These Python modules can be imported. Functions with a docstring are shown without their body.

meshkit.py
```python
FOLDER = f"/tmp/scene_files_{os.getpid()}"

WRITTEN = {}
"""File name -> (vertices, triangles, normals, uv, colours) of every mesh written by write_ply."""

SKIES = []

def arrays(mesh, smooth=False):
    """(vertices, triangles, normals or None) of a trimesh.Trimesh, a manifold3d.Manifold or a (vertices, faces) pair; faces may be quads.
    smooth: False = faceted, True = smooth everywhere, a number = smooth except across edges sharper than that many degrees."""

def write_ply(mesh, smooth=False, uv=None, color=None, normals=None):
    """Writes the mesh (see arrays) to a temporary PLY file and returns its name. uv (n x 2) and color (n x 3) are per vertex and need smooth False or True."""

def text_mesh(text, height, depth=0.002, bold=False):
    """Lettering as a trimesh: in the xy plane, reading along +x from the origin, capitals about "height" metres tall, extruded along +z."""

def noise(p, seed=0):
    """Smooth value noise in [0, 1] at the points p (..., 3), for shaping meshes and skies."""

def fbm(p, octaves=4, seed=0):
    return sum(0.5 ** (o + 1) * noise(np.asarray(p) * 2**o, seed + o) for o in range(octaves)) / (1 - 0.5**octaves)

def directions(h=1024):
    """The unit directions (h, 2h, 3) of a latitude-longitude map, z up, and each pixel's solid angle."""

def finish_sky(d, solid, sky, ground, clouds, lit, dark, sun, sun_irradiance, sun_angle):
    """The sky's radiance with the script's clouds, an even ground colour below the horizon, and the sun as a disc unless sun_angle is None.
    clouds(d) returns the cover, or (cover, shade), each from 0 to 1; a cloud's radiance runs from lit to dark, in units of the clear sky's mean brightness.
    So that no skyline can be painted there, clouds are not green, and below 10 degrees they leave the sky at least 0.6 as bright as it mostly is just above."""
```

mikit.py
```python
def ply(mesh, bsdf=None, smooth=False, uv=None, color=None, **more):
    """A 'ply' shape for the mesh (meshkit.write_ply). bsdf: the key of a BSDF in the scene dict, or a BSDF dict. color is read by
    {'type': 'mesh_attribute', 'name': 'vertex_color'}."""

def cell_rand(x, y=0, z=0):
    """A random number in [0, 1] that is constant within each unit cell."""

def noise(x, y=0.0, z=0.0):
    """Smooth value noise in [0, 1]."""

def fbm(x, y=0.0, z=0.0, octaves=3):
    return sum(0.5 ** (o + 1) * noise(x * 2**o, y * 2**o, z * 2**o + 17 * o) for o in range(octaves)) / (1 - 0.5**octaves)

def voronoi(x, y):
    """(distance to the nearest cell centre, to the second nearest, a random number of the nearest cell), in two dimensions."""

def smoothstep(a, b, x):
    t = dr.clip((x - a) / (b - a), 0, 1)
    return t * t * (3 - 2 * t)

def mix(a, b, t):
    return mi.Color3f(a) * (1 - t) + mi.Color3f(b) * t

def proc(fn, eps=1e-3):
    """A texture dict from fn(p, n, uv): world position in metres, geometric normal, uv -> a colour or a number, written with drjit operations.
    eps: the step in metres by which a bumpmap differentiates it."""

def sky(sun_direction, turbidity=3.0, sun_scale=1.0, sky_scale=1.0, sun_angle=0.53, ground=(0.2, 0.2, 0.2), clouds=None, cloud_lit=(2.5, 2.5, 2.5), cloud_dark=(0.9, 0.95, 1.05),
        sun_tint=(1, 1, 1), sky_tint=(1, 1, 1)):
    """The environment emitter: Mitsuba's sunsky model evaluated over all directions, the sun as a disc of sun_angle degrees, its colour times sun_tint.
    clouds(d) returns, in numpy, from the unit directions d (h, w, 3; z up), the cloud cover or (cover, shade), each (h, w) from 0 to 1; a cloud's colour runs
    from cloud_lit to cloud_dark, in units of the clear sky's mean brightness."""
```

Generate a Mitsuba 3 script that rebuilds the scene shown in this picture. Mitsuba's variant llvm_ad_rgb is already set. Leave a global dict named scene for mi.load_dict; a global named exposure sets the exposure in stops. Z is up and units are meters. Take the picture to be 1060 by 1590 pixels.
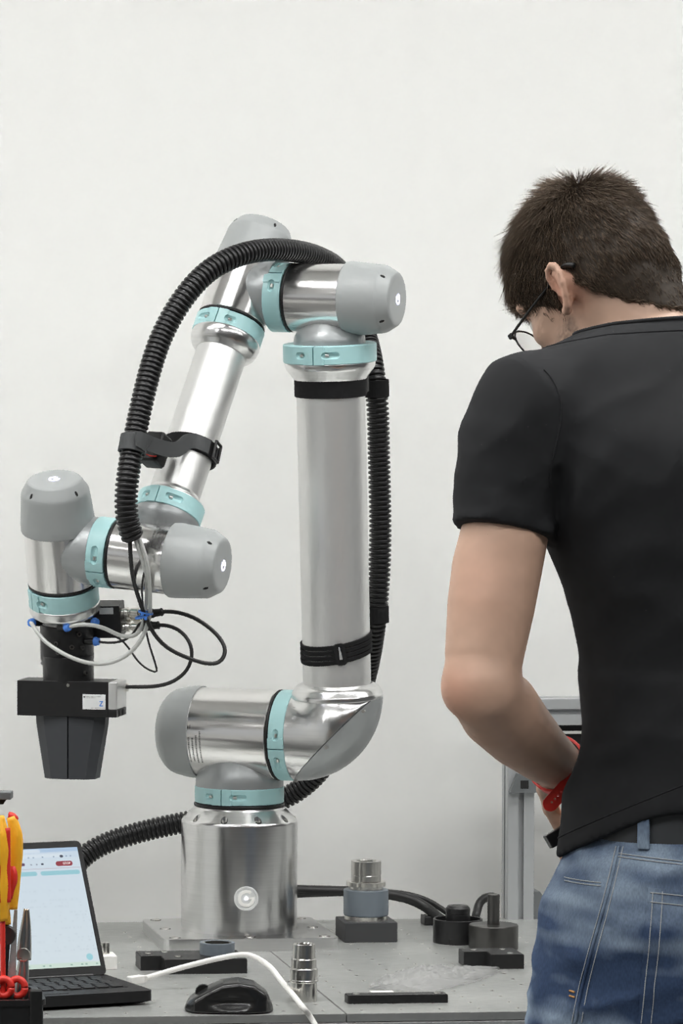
import math, random
import numpy as np, trimesh, mitsuba as mi, mikit, meshkit, manifold3d as m3
import drjit as dr
from mikit import noise, fbm, smoothstep, mix
from shapely.geometry import Polygon, box as sbox, Point
from scipy.interpolate import CubicSpline

# ------------------------------------------------------------------ camera
FPX, PITCH, YAW, PPX = 6700.0, math.radians(2.1), math.radians(5.0), -117.0
TABLE = 0.74
cf = np.array([math.sin(YAW) * math.cos(PITCH), math.cos(YAW) * math.cos(PITCH), -math.sin(PITCH)])
cr = np.array([math.cos(YAW), -math.sin(YAW), 0.0])
cu = np.cross(cr, cf)
BASE = np.array([0.0, 0.0, TABLE + 0.018])          # centre of the robot's foot, on its plate
BASE_D = 6.09
CAM = BASE - BASE_D * (cf + (371 - PPX) / FPX * cr - (1441 - 795) / FPX * cu)


def P(x, y, d):
    """The point of the room that stands at distance d along the lens axis, seen in direction (x, y) of the frame."""
    return CAM + d * (cf + (x - PPX) / FPX * cr - (y - 795) / FPX * cu)


def PZ(x, y, z=TABLE):
    k = cf + (x - PPX) / FPX * cr - (y - 795) / FPX * cu
    return CAM + k * (z - CAM[2]) / k[2]


def depth(p):
    return float((np.asarray(p) - CAM) @ cf)


T = mi.ScalarTransform4f
scene, labels = {"type": "scene"}, {}
scene["camera"] = {
    "type": "perspective", "fov": math.degrees(2 * math.atan(530 / FPX)), "fov_axis": "x", 
    "principal_point_offset_x": (530 - PPX) / 1060, "near_clip": 0.05, "far_clip": 100.0,
    "to_world": T().look_at(origin=CAM.tolist(), target=(CAM + cf).tolist(), up=[0, 0, 1])}
# ------------------------------------------------------------------ light
exposure = 0.0
LAMP = 12.2
SKYSCALE = 2.5
scene["sky"] = mikit.sky([-0.5, -0.5, 0.7], turbidity=4, sun_scale=0.0, sky_scale=SKYSCALE, clouds=lambda d: (np.full(d.shape[:2], 0.9), 0.2 * np.ones(d.shape[:2])))


# ------------------------------------------------------------------ helpers
def nrm(v):
    v = np.asarray(v, float)
    return v / np.linalg.norm(v)


def frame(axis, hint=(0, 0, 1)):
    """Columns x, y, z with z along axis and x as near as can be to hint."""
    z = nrm(axis)
    h = np.asarray(hint, float)
    x = h - (h @ z) * z
    if np.linalg.norm(x) < 1e-6:
        h = np.array([1.0, 0, 0])
        x = h - (h @ z) * z
    x = nrm(x)
    return np.stack([x, np.cross(z, x), z], 1)


def place(mesh, origin=(0, 0, 0), rot=None):
    m = mesh.copy()
    v = np.asarray(m.vertices)
    if rot is not None:
        v = v @ np.asarray(rot).T
    m.vertices = v + np.asarray(origin)
    return m


def cat(*ms):
    return trimesh.util.concatenate([x for m in ms for x in (m if isinstance(m, (list, tuple)) else [m])])


def mf(mesh):
    return m3.Manifold(m3.Mesh(np.asarray(mesh.vertices, np.float32), np.asarray(mesh.faces, np.uint32)))


def tm(man):
    k = man.to_mesh()
    return trimesh.Trimesh(k.vert_properties[:, :3], k.tri_verts, process=False)


def lathe(prof, n=64, closed=True):
    """Revolves (radius, z) points about z; radius 0 at either end closes it."""
    prof = np.asarray(prof, float)
    if closed:
        if prof[0][0] > 1e-9:
            prof = np.vstack([[0, prof[0][1]], prof])
        if prof[-1][0] > 1e-9:
            prof = np.vstack([prof, [0, prof[-1][1]]])
    a = np.arange(n) * 2 * np.pi / n
    rows, v = [], []
    for r, z in prof:
        if r < 1e-9:
            rows.append([len(v)] * n)
            v.append([0, 0, z])
        else:
            rows.append(list(range(len(v), len(v) + n)))
            v += [[r * math.cos(t), r * math.sin(t), z] for t in a]
    f = []
    for p, q in zip(rows[:-1], rows[1:]):
        for i in range(n):
            j = (i + 1) % n
            if p[i] != p[j]:
                f.append([p[i], p[j], q[j]] if q[i] != q[j] or True else None)
            if q[i] != q[j]:
                f.append([p[i], q[j], q[i]])
    m = trimesh.Trimesh(v, f, process=False)
    if m.volume < 0:
        m.invert()
    return m


def round_prof(pts, r, k=4):
    """Rounds the corners of an open polyline of (radius, z)."""
    pts = [np.asarray(p, float) for p in pts]
    out = [pts[0]]
    for a, b, c in zip(pts[:-2], pts[1:-1], pts[2:]):
        rr = min(r, 0.45 * np.linalg.norm(a - b), 0.45 * np.linalg.norm(c - b))
        p, q = b + nrm(a - b) * rr, b + nrm(c - b) * rr
        for t in np.linspace(0, 1, k):
            out.append((1 - t) ** 2 * p + 2 * t * (1 - t) * b + t * t * q)
    return out + [pts[-1]]


def rbox(sx, sy, sz, r=0.001, k=2):
    """A box with rounded edges, centred in x and y, standing on z = 0."""
    r = min(r, 0.49 * min(sx, sy, sz))
    s = m3.Manifold.sphere(r, 4 * k)
    return tm(m3.Manifold.batch_hull([s.translate((a * (sx / 2 - r), b * (sy / 2 - r), c)) for a in (-1, 1) for b in (-1, 1) for c in (r, sz - r)]))


def cyl(r, h, n=48, bevel=0.0):
    if bevel:
        return lathe([(0, 0), (r - bevel, 0), (r, bevel), (r, h - bevel), (r - bevel, h), (0, h)], n)
    return lathe([(0, 0), (r, 0), (r, h), (0, h)], n)


def extrude(poly, h, z=0.0):
    m = trimesh.creation.extrude_polygon(poly, h, engine="earcut")
    m.apply_translation([0, 0, z])
    return m


def plate(poly, h, bevel=0.001):
    """An extruded outline whose upper edge is chamfered."""
    low = m3.CrossSection([np.asarray(poly.exterior.coords)[:-1]] + [np.asarray(i.coords)[:-1] for i in poly.interiors], m3.FillRule.EvenOdd)
    return tm(low.extrude(h - bevel) + m3.Manifold.batch_boolean([low.offset(-bevel * t, m3.JoinType.Miter, 2.0).extrude(bevel * t + 1e-5).translate((0, 0, h - bevel)) if False else low.offset(-bevel, m3.JoinType.Miter, 2.0).extrude(h) for t in (1,)], m3.OpType.Add))


def curve(pts, step=0.004):
    pts = np.asarray(pts, float)
    s = np.r_[0, np.cumsum(np.linalg.norm(np.diff(pts, axis=0), axis=1))]
    c = CubicSpline(s, pts)
    q = c(np.linspace(0, s[-1], 40 * len(pts)))
    l = np.r_[0, np.cumsum(np.linalg.norm(np.diff(q, axis=0), axis=1))]
    n = max(3, int(l[-1] / step))
    at = np.linspace(0, l[-1], n)
    return np.stack([np.interp(at, l, q[:, k]) for k in range(3)], 1)


def tube(path, radius, n=12, caps=True, squash=None):
    """A tube along the path (points), with a radius for all or for each point."""
    path = np.asarray(path, float)
    m = len(path)
    radius = np.broadcast_to(np.asarray(radius, float), (m,))
    t = np.gradient(path, axis=0)
    t /= np.linalg.norm(t, axis=1, keepdims=True) + 1e-12
    x = frame(t[0])[:, 0]
    a = np.arange(n) * 2 * np.pi / n
    v = []
    for i in range(m):
        x = x - (x @ t[i]) * t[i]
        x /= np.linalg.norm(x)
        y = np.cross(t[i], x)
        v.append(path[i] + radius[i] * (np.cos(a)[:, None] * x + np.sin(a)[:, None] * y))
    v = np.vstack(v)
    i = np.arange(n)
    j = (i + 1) % n
    f = []
    for k in range(m - 1):
        p, q = k * n, (k + 1) * n
        f += [np.stack([p + i, p + j, q + j], 1), np.stack([p + i, q + j, q + i], 1)]
    if caps:
        v = np.vstack([v, path[:1], path[-1:]])
        f += [np.stack([j, i, np.full(n, m * n)], 1), np.stack([(m - 1) * n + i, (m - 1) * n + j, np.full(n, m * n + 1)], 1)]
    return trimesh.Trimesh(v, np.vstack(f), process=False)


def band(path, normal_of, w, th):
    """A flat strap along the path: w wide along its own side vector, th thick along normal_of(i)."""
    path = np.asarray(path, float)
    t = np.gradient(path, axis=0)
    v, f = [], []
    for i, p in enumerate(path):
        nn = nrm(normal_of(i))
        b = nrm(np.cross(t[i], nn))
        for s, q in ((-1, -1), (1, -1), (1, 1), (-1, 1)):
            v.append(p + b * s * w / 2 + nn * q * th / 2)
    m = len(path)
    for i in range(m - 1):
        for k in range(4):
            a, b, c, d = 4 * i + k, 4 * i + (k + 1) % 4, 4 * i + 4 + (k + 1) % 4, 4 * i + 4 + k
            f += [[a, b, c], [a, c, d]]
    f += [[0, 2, 1], [0, 3, 2], [4 * m - 4, 4 * m - 3, 4 * m - 2], [4 * m - 4, 4 * m - 2, 4 * m - 1]]
    r = trimesh.Trimesh(v, f, process=False)
    if r.volume < 0:
        r.invert()
    return r


def numbered(key):
    if key not in scene and key not in labels and not any(k.startswith(key + "__") for k in scene):
        return key
    i = 1
    while f"{key}_{i:03d}" in scene or f"{key}_{i:03d}" in labels or any(k.startswith(f"{key}_{i:03d}__") for k in scene):
        i += 1
    return f"{key}_{i:03d}"


def thing(name, label, category, group=None):
    key = numbered(name)
    labels[key] = {"label": label, "category": category}
    if group:
        labels[key]["group"] = group
    return key


def part(parent, name, mesh, mat, smooth=35, label=None, **kw):
    key = numbered(f"{parent}__{name}")
    scene[key] = mikit.ply(mesh, mat, smooth, **kw)
    if label:
        labels[key] = {"label": label}
    return key


def single(name, label, category, mesh, mat, smooth=35, group=None):
    key = numbered(name)
    scene[key] = mikit.ply(mesh, mat, smooth)
    labels[key] = {"label": label, "category": category}
    if group:
        labels[key]["group"] = group
    return key


def struct(name, mesh, mat, smooth=False, label=None):
    key = numbered(name)
    scene[key] = mikit.ply(mesh, mat, smooth)
    labels[key] = {"kind": "structure"}
    if label:
        labels[key]["label"] = label
    return key


# ------------------------------------------------------------------ materials
def rgb(*c):
    return {"type": "rgb", "value": list(map(float, c))}


def prin(c, rough=0.5, metal=0.0, **kw):
    c = c if isinstance(c, dict) else rgb(*c)
    return {"type": "twosided", "bsdf": {"type": "principled", "base_color": c, "roughness": rough, "metallic": metal, **kw}}


scene["wall_paint"] = {"type": "twosided", "bsdf": {"type": "diffuse", "reflectance": rgb(0.83, 0.83, 0.81)}}
scene["ceiling_paint"] = {"type": "twosided", "bsdf": {"type": "diffuse", "reflectance": rgb(0.8, 0.8, 0.79)}}
scene["dark_wall"] = {"type": "twosided", "bsdf": {"type": "diffuse", "reflectance": rgb(0.13, 0.13, 0.135)}}
scene["floor_vinyl"] = prin((0.16, 0.16, 0.155), 0.4)


def plate_fn(p, n, uv):
    a = fbm(p.x * 9, p.y * 9, p.z * 9, 4)
    b = noise(p.x * 90, p.y * 400, p.z * 50)
    return mix((0.33, 0.34, 0.33), (0.47, 0.475, 0.46), a) * (0.94 + 0.12 * b)


scene["table_steel"] = prin(mikit.proc(plate_fn), 0.40, 0.6)


def alu_fn(p, n, uv):
    return mix((0.74, 0.74, 0.735), (0.80, 0.80, 0.795), noise(p.x * 25, p.y * 25, p.z * 500))


scene["polished_aluminium"] = prin((0.80, 0.79, 0.78), 0.17, 1.0)
scene["turned_aluminium"] = prin(mikit.proc(alu_fn), 0.22, 1.0)
scene["anodised_aluminium"] = prin((0.78, 0.78, 0.77), 0.42, 0.85)
scene["profile_aluminium"] = prin((0.50, 0.515, 0.525), 0.45, 0.6)
scene["grey_plastic"] = prin((0.31, 0.325, 0.325), 0.42)
scene["grey_metallic_paint"] = prin((0.33, 0.345, 0.35), 0.35, 0.45)
scene["grey_pvc"] = prin((0.14, 0.165, 0.19), 0.35)
scene["teal_plastic"] = prin((0.36, 0.585, 0.595), 0.38)
scene["black_rubber"] = prin((0.010, 0.010, 0.010), 0.45, specular=.35)
scene["black_anodised"] = prin((0.012, 0.012, 0.0125), 0.38, specular=.4)
scene["black_plastic"] = prin((0.011, 0.011, 0.0115), 0.32, specular=.45)
scene["black_cable"] = prin((0.018, 0.018, 0.018), 0.42, specular=.4)
scene["black_fabric"] = prin((0.010, 0.010, 0.0105), 0.85, specular=.2)
scene["dark_hole"] = prin((0.01, 0.01, 0.01), 0.8)
scene["burnished_steel"] = prin((0.10, 0.098, 0.094), 0.3, 0.85)
scene["steel"] = prin((0.62, 0.61, 0.58), 0.2, 1.0)
scene["nickel"] = prin((0.78, 0.76, 0.71), 0.22, 1.0)
scene["blue_plastic"] = prin((0.06, 0.20, 0.62), 0.4)
scene["red_plastic"] = prin((0.62, 0.03, 0.02), 0.4)
scene["yellow_plastic"] = prin((0.85, 0.42, 0.02), 0.4)
scene["white_plastic"] = prin((0.78, 0.77, 0.74), 0.4)
scene["grey_tube"] = prin((0.52, 0.53, 0.51), 0.3)
scene["print_ink"] = prin((0.05, 0.05, 0.05), 0.6)
scene["label_paper"] = prin((0.72, 0.73, 0.73), 0.5)

# ------------------------------------------------------------------ the room
WALL_Y = 0.36
X0, X1, Y0, ZC = -4.2, 4.6, -7.6, 3.1


def block(x0, x1, y0, y1, z0, z1):
    m = trimesh.creation.box((x1 - x0, y1 - y0, z1 - z0))
    m.apply_translation([(x0 + x1) / 2, (y0 + y1) / 2, (z0 + z1) / 2])
    return m


struct("floor", block(X0 - .2, X1 + .2, Y0 - .2, WALL_Y + .2, -0.2, 0), "floor_vinyl")
struct("ceiling", block(X0 - .2, X1 + .2, Y0 - .2, WALL_Y + .2, ZC, ZC + 0.2), "ceiling_paint")
struct("wall_back", block(X0 - .2, X1 + .2, WALL_Y, WALL_Y + .2, 0, ZC), "wall_paint")
struct("wall_right", block(X1, X1 + .2, Y0, WALL_Y, 0, ZC), "dark_wall")
# the wall on the left and the one behind the camera have windows
WIN_L = [(-6.6, -4.9), (-4.3, -2.6), (-2.0, -0.5)]


def wall_with_windows(fixed, spans, along, z0, z1, lo, hi):
    out, at = [], lo
    mk = (lambda a, b, c, d: block(fixed - .2, fixed, a, b, c, d)) if along == "y" else (lambda a, b, c, d: block(a, b, fixed - .2, fixed, c, d))
    for a, b in spans:
        out += [mk(at, a, 0, ZC), mk(a, b, 0, z0), mk(a, b, z1, ZC)]
        at = b
    return cat(out + [mk(at, hi, 0, ZC)])


struct("wall_left", wall_with_windows(X0, WIN_L, "y", 0.9, 2.7, Y0, WALL_Y), "wall_paint")
WIN_B = []
struct("wall_front", wall_with_windows(Y0, WIN_B, "x", 0.9, 2.7, X0, X1), "dark_wall")
scene["window_glass"] = {"type": "thindielectric"}
nw = 0
for along, spans, fixed in (("y", WIN_L, X0), ("x", WIN_B, Y0)):
    for a, b in spans:
        nw += 1
        fr = []
        for u0, u1, z0, z1 in ((a, b, 0.9, 0.96), (a, b, 2.64, 2.7), (a, a + .06, .96, 2.64), (b - .06, b, .96, 2.64), ((a + b) / 2 - .03, (a + b) / 2 + .03, .96, 2.64)):
            fr.append(block(fixed - .13, fixed - .06, u0, u1, z0, z1) if along == "y" else block(u0, u1, fixed - .13, fixed - .06, z0, z1))
        struct(f"window_{nw}", cat(fr), "white_plastic")
        for k, (u0, u1) in enumerate(((a + .06, (a + b) / 2 - .03), ((a + b) / 2 + .03, b - .06))):
            part(f"window_{nw}", "pane", block(fixed - .1, fixed - .095, u0, u1, .96, 2.64) if along == "y" else block(u0, u1, fixed - .1, fixed - .095, .96, 2.64), "window_glass", False)
struct("baseboard_back", block(X0, X1, WALL_Y - .012, WALL_Y, 0, 0.08), "profile_aluminium")
# ceiling lamps: flat panels with an emitting diffuser
for ix, lx in enumerate((-2.6, -0.9, 0.8, 2.5)):
    for iy, ly in enumerate((-1.05, -3.1)):
        t = thing("ceiling_lamp", "flat white ceiling lamp, %s from left, row %s the robot wall" % (("first", "second", "third", "last")[ix], ("nearer", "farther from")[iy]), "lamp", "ceiling lamp panels")
        part(t, "frame", cat(block(lx - .62, lx + .62, ly - .32, ly - .3, ZC - .03, ZC), block(lx - .62, lx + .62, ly + .3, ly + .32, ZC - .03, ZC),
                             block(lx - .62, lx - .6, ly - .3, ly + .3, ZC - .03, ZC), block(lx + .6, lx + .62, ly - .3, ly + .3, ZC - .03, ZC)), "white_plastic", False)
        q = trimesh.Trimesh([[lx - .6, ly - .3, ZC - .012], [lx - .6, ly + .3, ZC - .012], [lx + .6, ly + .3, ZC - .012], [lx + .6, ly - .3, ZC - .012]], [[0, 1, 2], [0, 2, 3]], process=False)
        k = part(t, "diffuser", q, "white_plastic", False)
        scene[k]["emitter"] = {"type": "area", "radiance": rgb(LAMP, LAMP, LAMP * 0.985)}
# ------------------------------------------------------------------ the work table
ra = math.atan((371 - PPX) / FPX) + YAW
F_ = np.array([math.sin(ra), math.cos(ra), 0])
R_ = np.array([math.cos(ra), -math.sin(ra), 0])
U_ = np.array([0, 0, 1.0])


def V(r, u, t):
    """A direction from its components to the right, up and towards the viewer, at the robot."""
    return nrm(r * R_ + u * U_ - t * F_)


YB = float(np.mean([PZ(x, y)[1] for x, y in ((160, 1432), (620, 1427))]))
YF = float(np.mean([PZ(x, y)[1] for x, y in ((200, 1581), (540, 1574), (810, 1569))]))
XS = float(np.mean([PZ(422, 1476.5)[0], PZ(538, 1577)[0]]))
tb = thing("work_table", "long steel work table with hole-grid plates against the white wall", "table")
XL, XR = -1.45, 2.1
for a, b in ((XL, XS - .0006), (XS + .0006, XR)):
    part(tb, "tabletop_plate", place(plate(sbox(a, YF, b, YB), 0.010, 0.0006), (0, 0, TABLE - .010)), "table_steel", False)
HP = 0.05
rings = []
hole = lathe([(0.0014, .00015), (0.0027, .00022), (0.0028, 0)], 10, closed=False)
core = lathe([(0.0, .0001), (0.0015, .0001)], 10, closed=False)
for ix in range(int((XL - XS) / HP), int((XR - XS) / HP)):
    for iy in range(1, int((YB - YF) / HP)):
        if XL + .02 < XS + HP * (ix + .5) < XR - .02:
            rings.append((XS + HP * (ix + .5), YF + HP * (iy - 0.4)))
k = part(tb, "screw_bush", cat([place(hole, (x, y, TABLE)) for x, y in rings]), "nickel", 30)
labels[k] = {"kind": "stuff", "label": "rows of small bright threaded bushes in the plates"}
k = part(tb, "screw_hole", cat([place(core, (x, y, TABLE)) for x, y in rings]), "dark_hole", False)
labels[k] = {"kind": "stuff"}
for y in (YF + .0232, YB - .025):
    part(tb, "rail", place(rbox(XR - XL, .045, .045, .002), ((XL + XR) / 2, y, TABLE - .0555)), "anodised_aluminium", 20)
for x in (XL + .03, XR - .03):
    part(tb, "rail", place(rbox(.045, YB - YF - .1, .045, .002), (x, (YB + YF) / 2, TABLE - .0555)), "profile_aluminium", 20)
    for y in (YF + .025, YB - .025):
        part(tb, "leg", place(rbox(.045, .045, TABLE - .0555, .002), (x, y, 0)), "profile_aluminium", 20)

# ------------------------------------------------------------------ the robot arm
rb = thing("robot_arm", "large jointed silver robot arm with turquoise clamp rings on a round foot", "robot arm")


def pl(key_parent, name, mesh, mat, origin, axis, hint=(0, 0, 1), **kw):
    return part(key_parent, name, place(mesh, origin, frame(axis, hint)), mat, **kw)


def c_mark(r, w, h, gap=38, off=30):
    """An open ring with a slanted tongue to its middle: the mark on every joint cap."""
    a = np.radians(np.linspace(off + gap / 2, off + 360 - gap / 2, 40))
    out = np.stack([r * np.cos(a), r * np.sin(a)], 1)
    inn = np.stack([(r - w) * np.cos(a), (r - w) * np.sin(a)], 1)[::-1]
    ring = Polygon(np.vstack([out, inn]))
    t = math.radians(off - gap / 2)
    tongue = Polygon([(r * math.cos(t), r * math.sin(t)), ((r - w) * math.cos(t - .25), (r - w) * math.sin(t - .25)), (-0.05 * r, -0.22 * r), (-.1 * r, .05 * r)])
    g = ring.union(tongue).buffer(0)
    return cat([extrude(q, h) for q in getattr(g, "geoms", [g])])


scene["joint_light"] = {"type": "twosided", "bsdf": {"type": "diffuse", "reflectance": rgb(.6, .6, .7)}}


def clamp_ring(parent, origin, axis, z0, z1, r, gap_dir, thick=0.004, inner=None):
    """A split turquoise clamp ring round the axis from z0 to z1: lugs, a slit, two pockets with their screws."""
    h = z1 - z0
    prof = m3.CrossSection([np.array([(r - thick - .004, 0), (r - .0008, 0), (r, .0008), (r, h - .0008), (r - .0008, h), (r - thick - .004, h)])])
    body = m3.Manifold.revolve(prof, 96)
    lug = m3.Manifold.cube((.0028, .030, h), False).translate((r - .0012, -.015, 0))
    lug = lug ^ m3.Manifold.cylinder(h, r + .0016, r + .0016, 96)
    body = body + lug
    body = body - m3.Manifold.cube((.02, .0016, h * 2), True).translate((r, 0, h / 2))
    s = m3.Manifold.sphere(h * .2, 20)
    for sg, ln in ((1, .016), (-1, .008)):
        a0, a1 = sg * (.016 / r), sg * ((.016 + ln) / r)
        pk = m3.Manifold.batch_hull([s.translate(((r + .0012) * math.cos(a), (r + .0012) * math.sin(a), h / 2)) for a in np.linspace(a0, a1, 4)])
        body = body - pk
    o = np.asarray(origin) + nrm(axis) * z0
    key = pl(parent, "clamp_ring", tm(body), "teal_plastic", o, axis, gap_dir)
    for sg in (1, -1):
        a = sg * .019 / r
        f = frame(axis, gap_dir)
        c = o + f @ np.array([(r - .0022) * math.cos(a), (r - .0022) * math.sin(a), h / 2])
        part(key, "screw", place(cyl(h * .1, .005, 12), c - f @ np.array([0, sg * .0025, 0]), frame(f @ np.array([-math.sin(a), math.cos(a), 0]) * sg)), "steel")
    f = frame(axis, gap_dir)
    part(key, "slit", place(block(r - .007, r - .0028, -.0016, .0016, .0004, h - .0004), o, f), "dark_hole", False)


SM = dict(R=.0475, cap0=.029, cap1=.101, ring0=.055, ring1=.0805)


def cap(parent, origin, axis, z0, z1, rb_, r1, rf, mark, hint, holes=(45, 135, 225, 315), light=True):
    L = z1 - z0
    prof = round_prof([(rb_ - .003, z0), (rb_, z0), (rb_ * 1.0, z0 + L * .12), (r1, z0 + L * .76), (rf + .001, z1 - .0012), (rf - .004, z1), (0, z1)], .0038, 5)
    key = pl(parent, "joint_cap", lathe(prof, 72), "grey_plastic", origin, axis, hint, smooth=40)
    f = frame(axis, hint)
    zc, rc = z0 + L * .84, (r1 * .66 + rf * .34)
    slope = nrm([r1 - rf, 0, L * .24])
    nn = np.array([L * .24, 0, r1 - rf])
    nn = nn / np.linalg.norm(nn)
    for a in holes:
        a = math.radians(a)
        e = np.array([math.cos(a) * nn[0], math.sin(a) * nn[0], nn[2]])
        c = np.array([rc * math.cos(a), rc * math.sin(a), zc])
        hm = lathe([(0, .0004), (.0018, .0004), (.0022, -.002)], 14, closed=False)
        fr = frame(f @ e, f[:, 2])
        hm.vertices = np.asarray(hm.vertices) * [2.0, 1, 1]
        part(key, "screw_hole", place(hm, np.asarray(origin) + f @ (c + e * .0003), fr), "dark_hole")
    if mark:
        m = c_mark(.0075, .0022, .0006)
        q = pl(key, "status_light", place(m, (0, 0, z1)), "joint_light", origin, axis, hint, label="small glowing white open ring", smooth=False)
        if light:
            scene[q]["emitter"] = {"type": "area", "radiance": rgb(5.0, 5.2, 9.0)}
    return key


def dome(parent, origin, direction, r, l0, l1, flare=0.0, mat="grey_metallic_paint"):
    """The side collar that leaves the body across its axis and widens towards the ring."""
    prof = [(r, 0), (r, l0)] + [(r + (flare - r) * math.sin(t * math.pi / 2), l0 + (l1 - l0) * .86 * t) for t in np.linspace(0.1, 1, 9)] + [(flare, l1)]
    return pl(parent, "collar", lathe(prof, 72), mat, origin, direction, smooth=30)


def joint(center, axis_out, hint, gap_dir, ring=True, mark=True, cap_hint=None, holes=(45, 135, 225, 315), z_end=None, mat="polished_aluminium"):
    """A small drive: body, cap on the far side, o-ring and clamp ring at its output."""
    s = SM
    prof = [(s["R"], -s["cap0"] - .002), (s["R"], .049), (s["R"] - .001, .050), (.040, .050)]
    key = pl(rb, "drive_housing", lathe(prof, 96), mat, center, axis_out, hint, smooth=30, label="bright turned aluminium drive housing")
    o = lathe(round_prof([(.042, .0502), (s["R"] + .0004, .0502), (s["R"] + .0004, .0535), (.042, .0535)], .0014), 72)
    pl(key, "seal_ring", o, "black_rubber", center, axis_out, hint)
    cap(rb, center, -nrm(axis_out), s["cap0"], s["cap1"], .0512, .0468, .0360, mark, cap_hint if cap_hint is not None else hint, holes)
    if ring:
        clamp_ring(rb, center, axis_out, s["ring0"], s["ring1"], .0482, gap_dir)
    return key


a2 = V(math.cos(math.radians(20)), 0, math.sin(math.radians(20)))
n2 = V(-math.sin(math.radians(20)), 0, math.cos(math.radians(20)))
u2 = nrm(math.cos(.078) * U_ + math.sin(.078) * n2)
RL = .0632
# foot: plate, pedestal
pw, pd = .246, .225
pc = BASE - [0, 0, .018]
poly = sbox(-pw / 2, -pd / 2, pw / 2, pd / 2).buffer(-.012).buffer(.012, quad_segs=4)
foot = part(rb, "base_plate", place(plate(poly, .018, .0008), pc), "turned_aluminium", 20, label="square bright base plate with countersunk screws")
for x in (-.105, 0, .105):
    for y in (-.095, 0, .095):
        if x or y:
            part(foot, "bolt", place(lathe([(0, .0004), (.0028, .0004), (.003, .0012), (.0058, .0012), (.0062, .0003)], 20), pc + [x, y, .018]), "steel")
            part(foot, "countersink", place(lathe([(0.006, .0003), (.0078, .0003)], 20, closed=False), pc + [x, y, .018]), "dark_hole", False)
ped = lathe(round_prof([(.0815, 0), (.0818, .152), (.0805, .155), (.0645, .171), (.0635, .1735), (.058, .1735)], .003), 128)
notch = m3.Manifold.batch_boolean([m3.Manifold.cylinder(.05, .0052, .0052, 20).translate((.0755 * math.cos(a), .0755 * math.sin(a), .155)) for a in np.radians(np.arange(10) * 36 + 13)], m3.OpType.Add)
mark_dir = V((382 - 371) / 90, 0, .99)
fm = frame(U_, mark_dir)
pit = tm(m3.Manifold.cylinder(.02, .0175, .0175, 48))
pit = place(pit, (0, 0, 0), frame((1, 0, 0), (0, 0, 1)))
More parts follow.
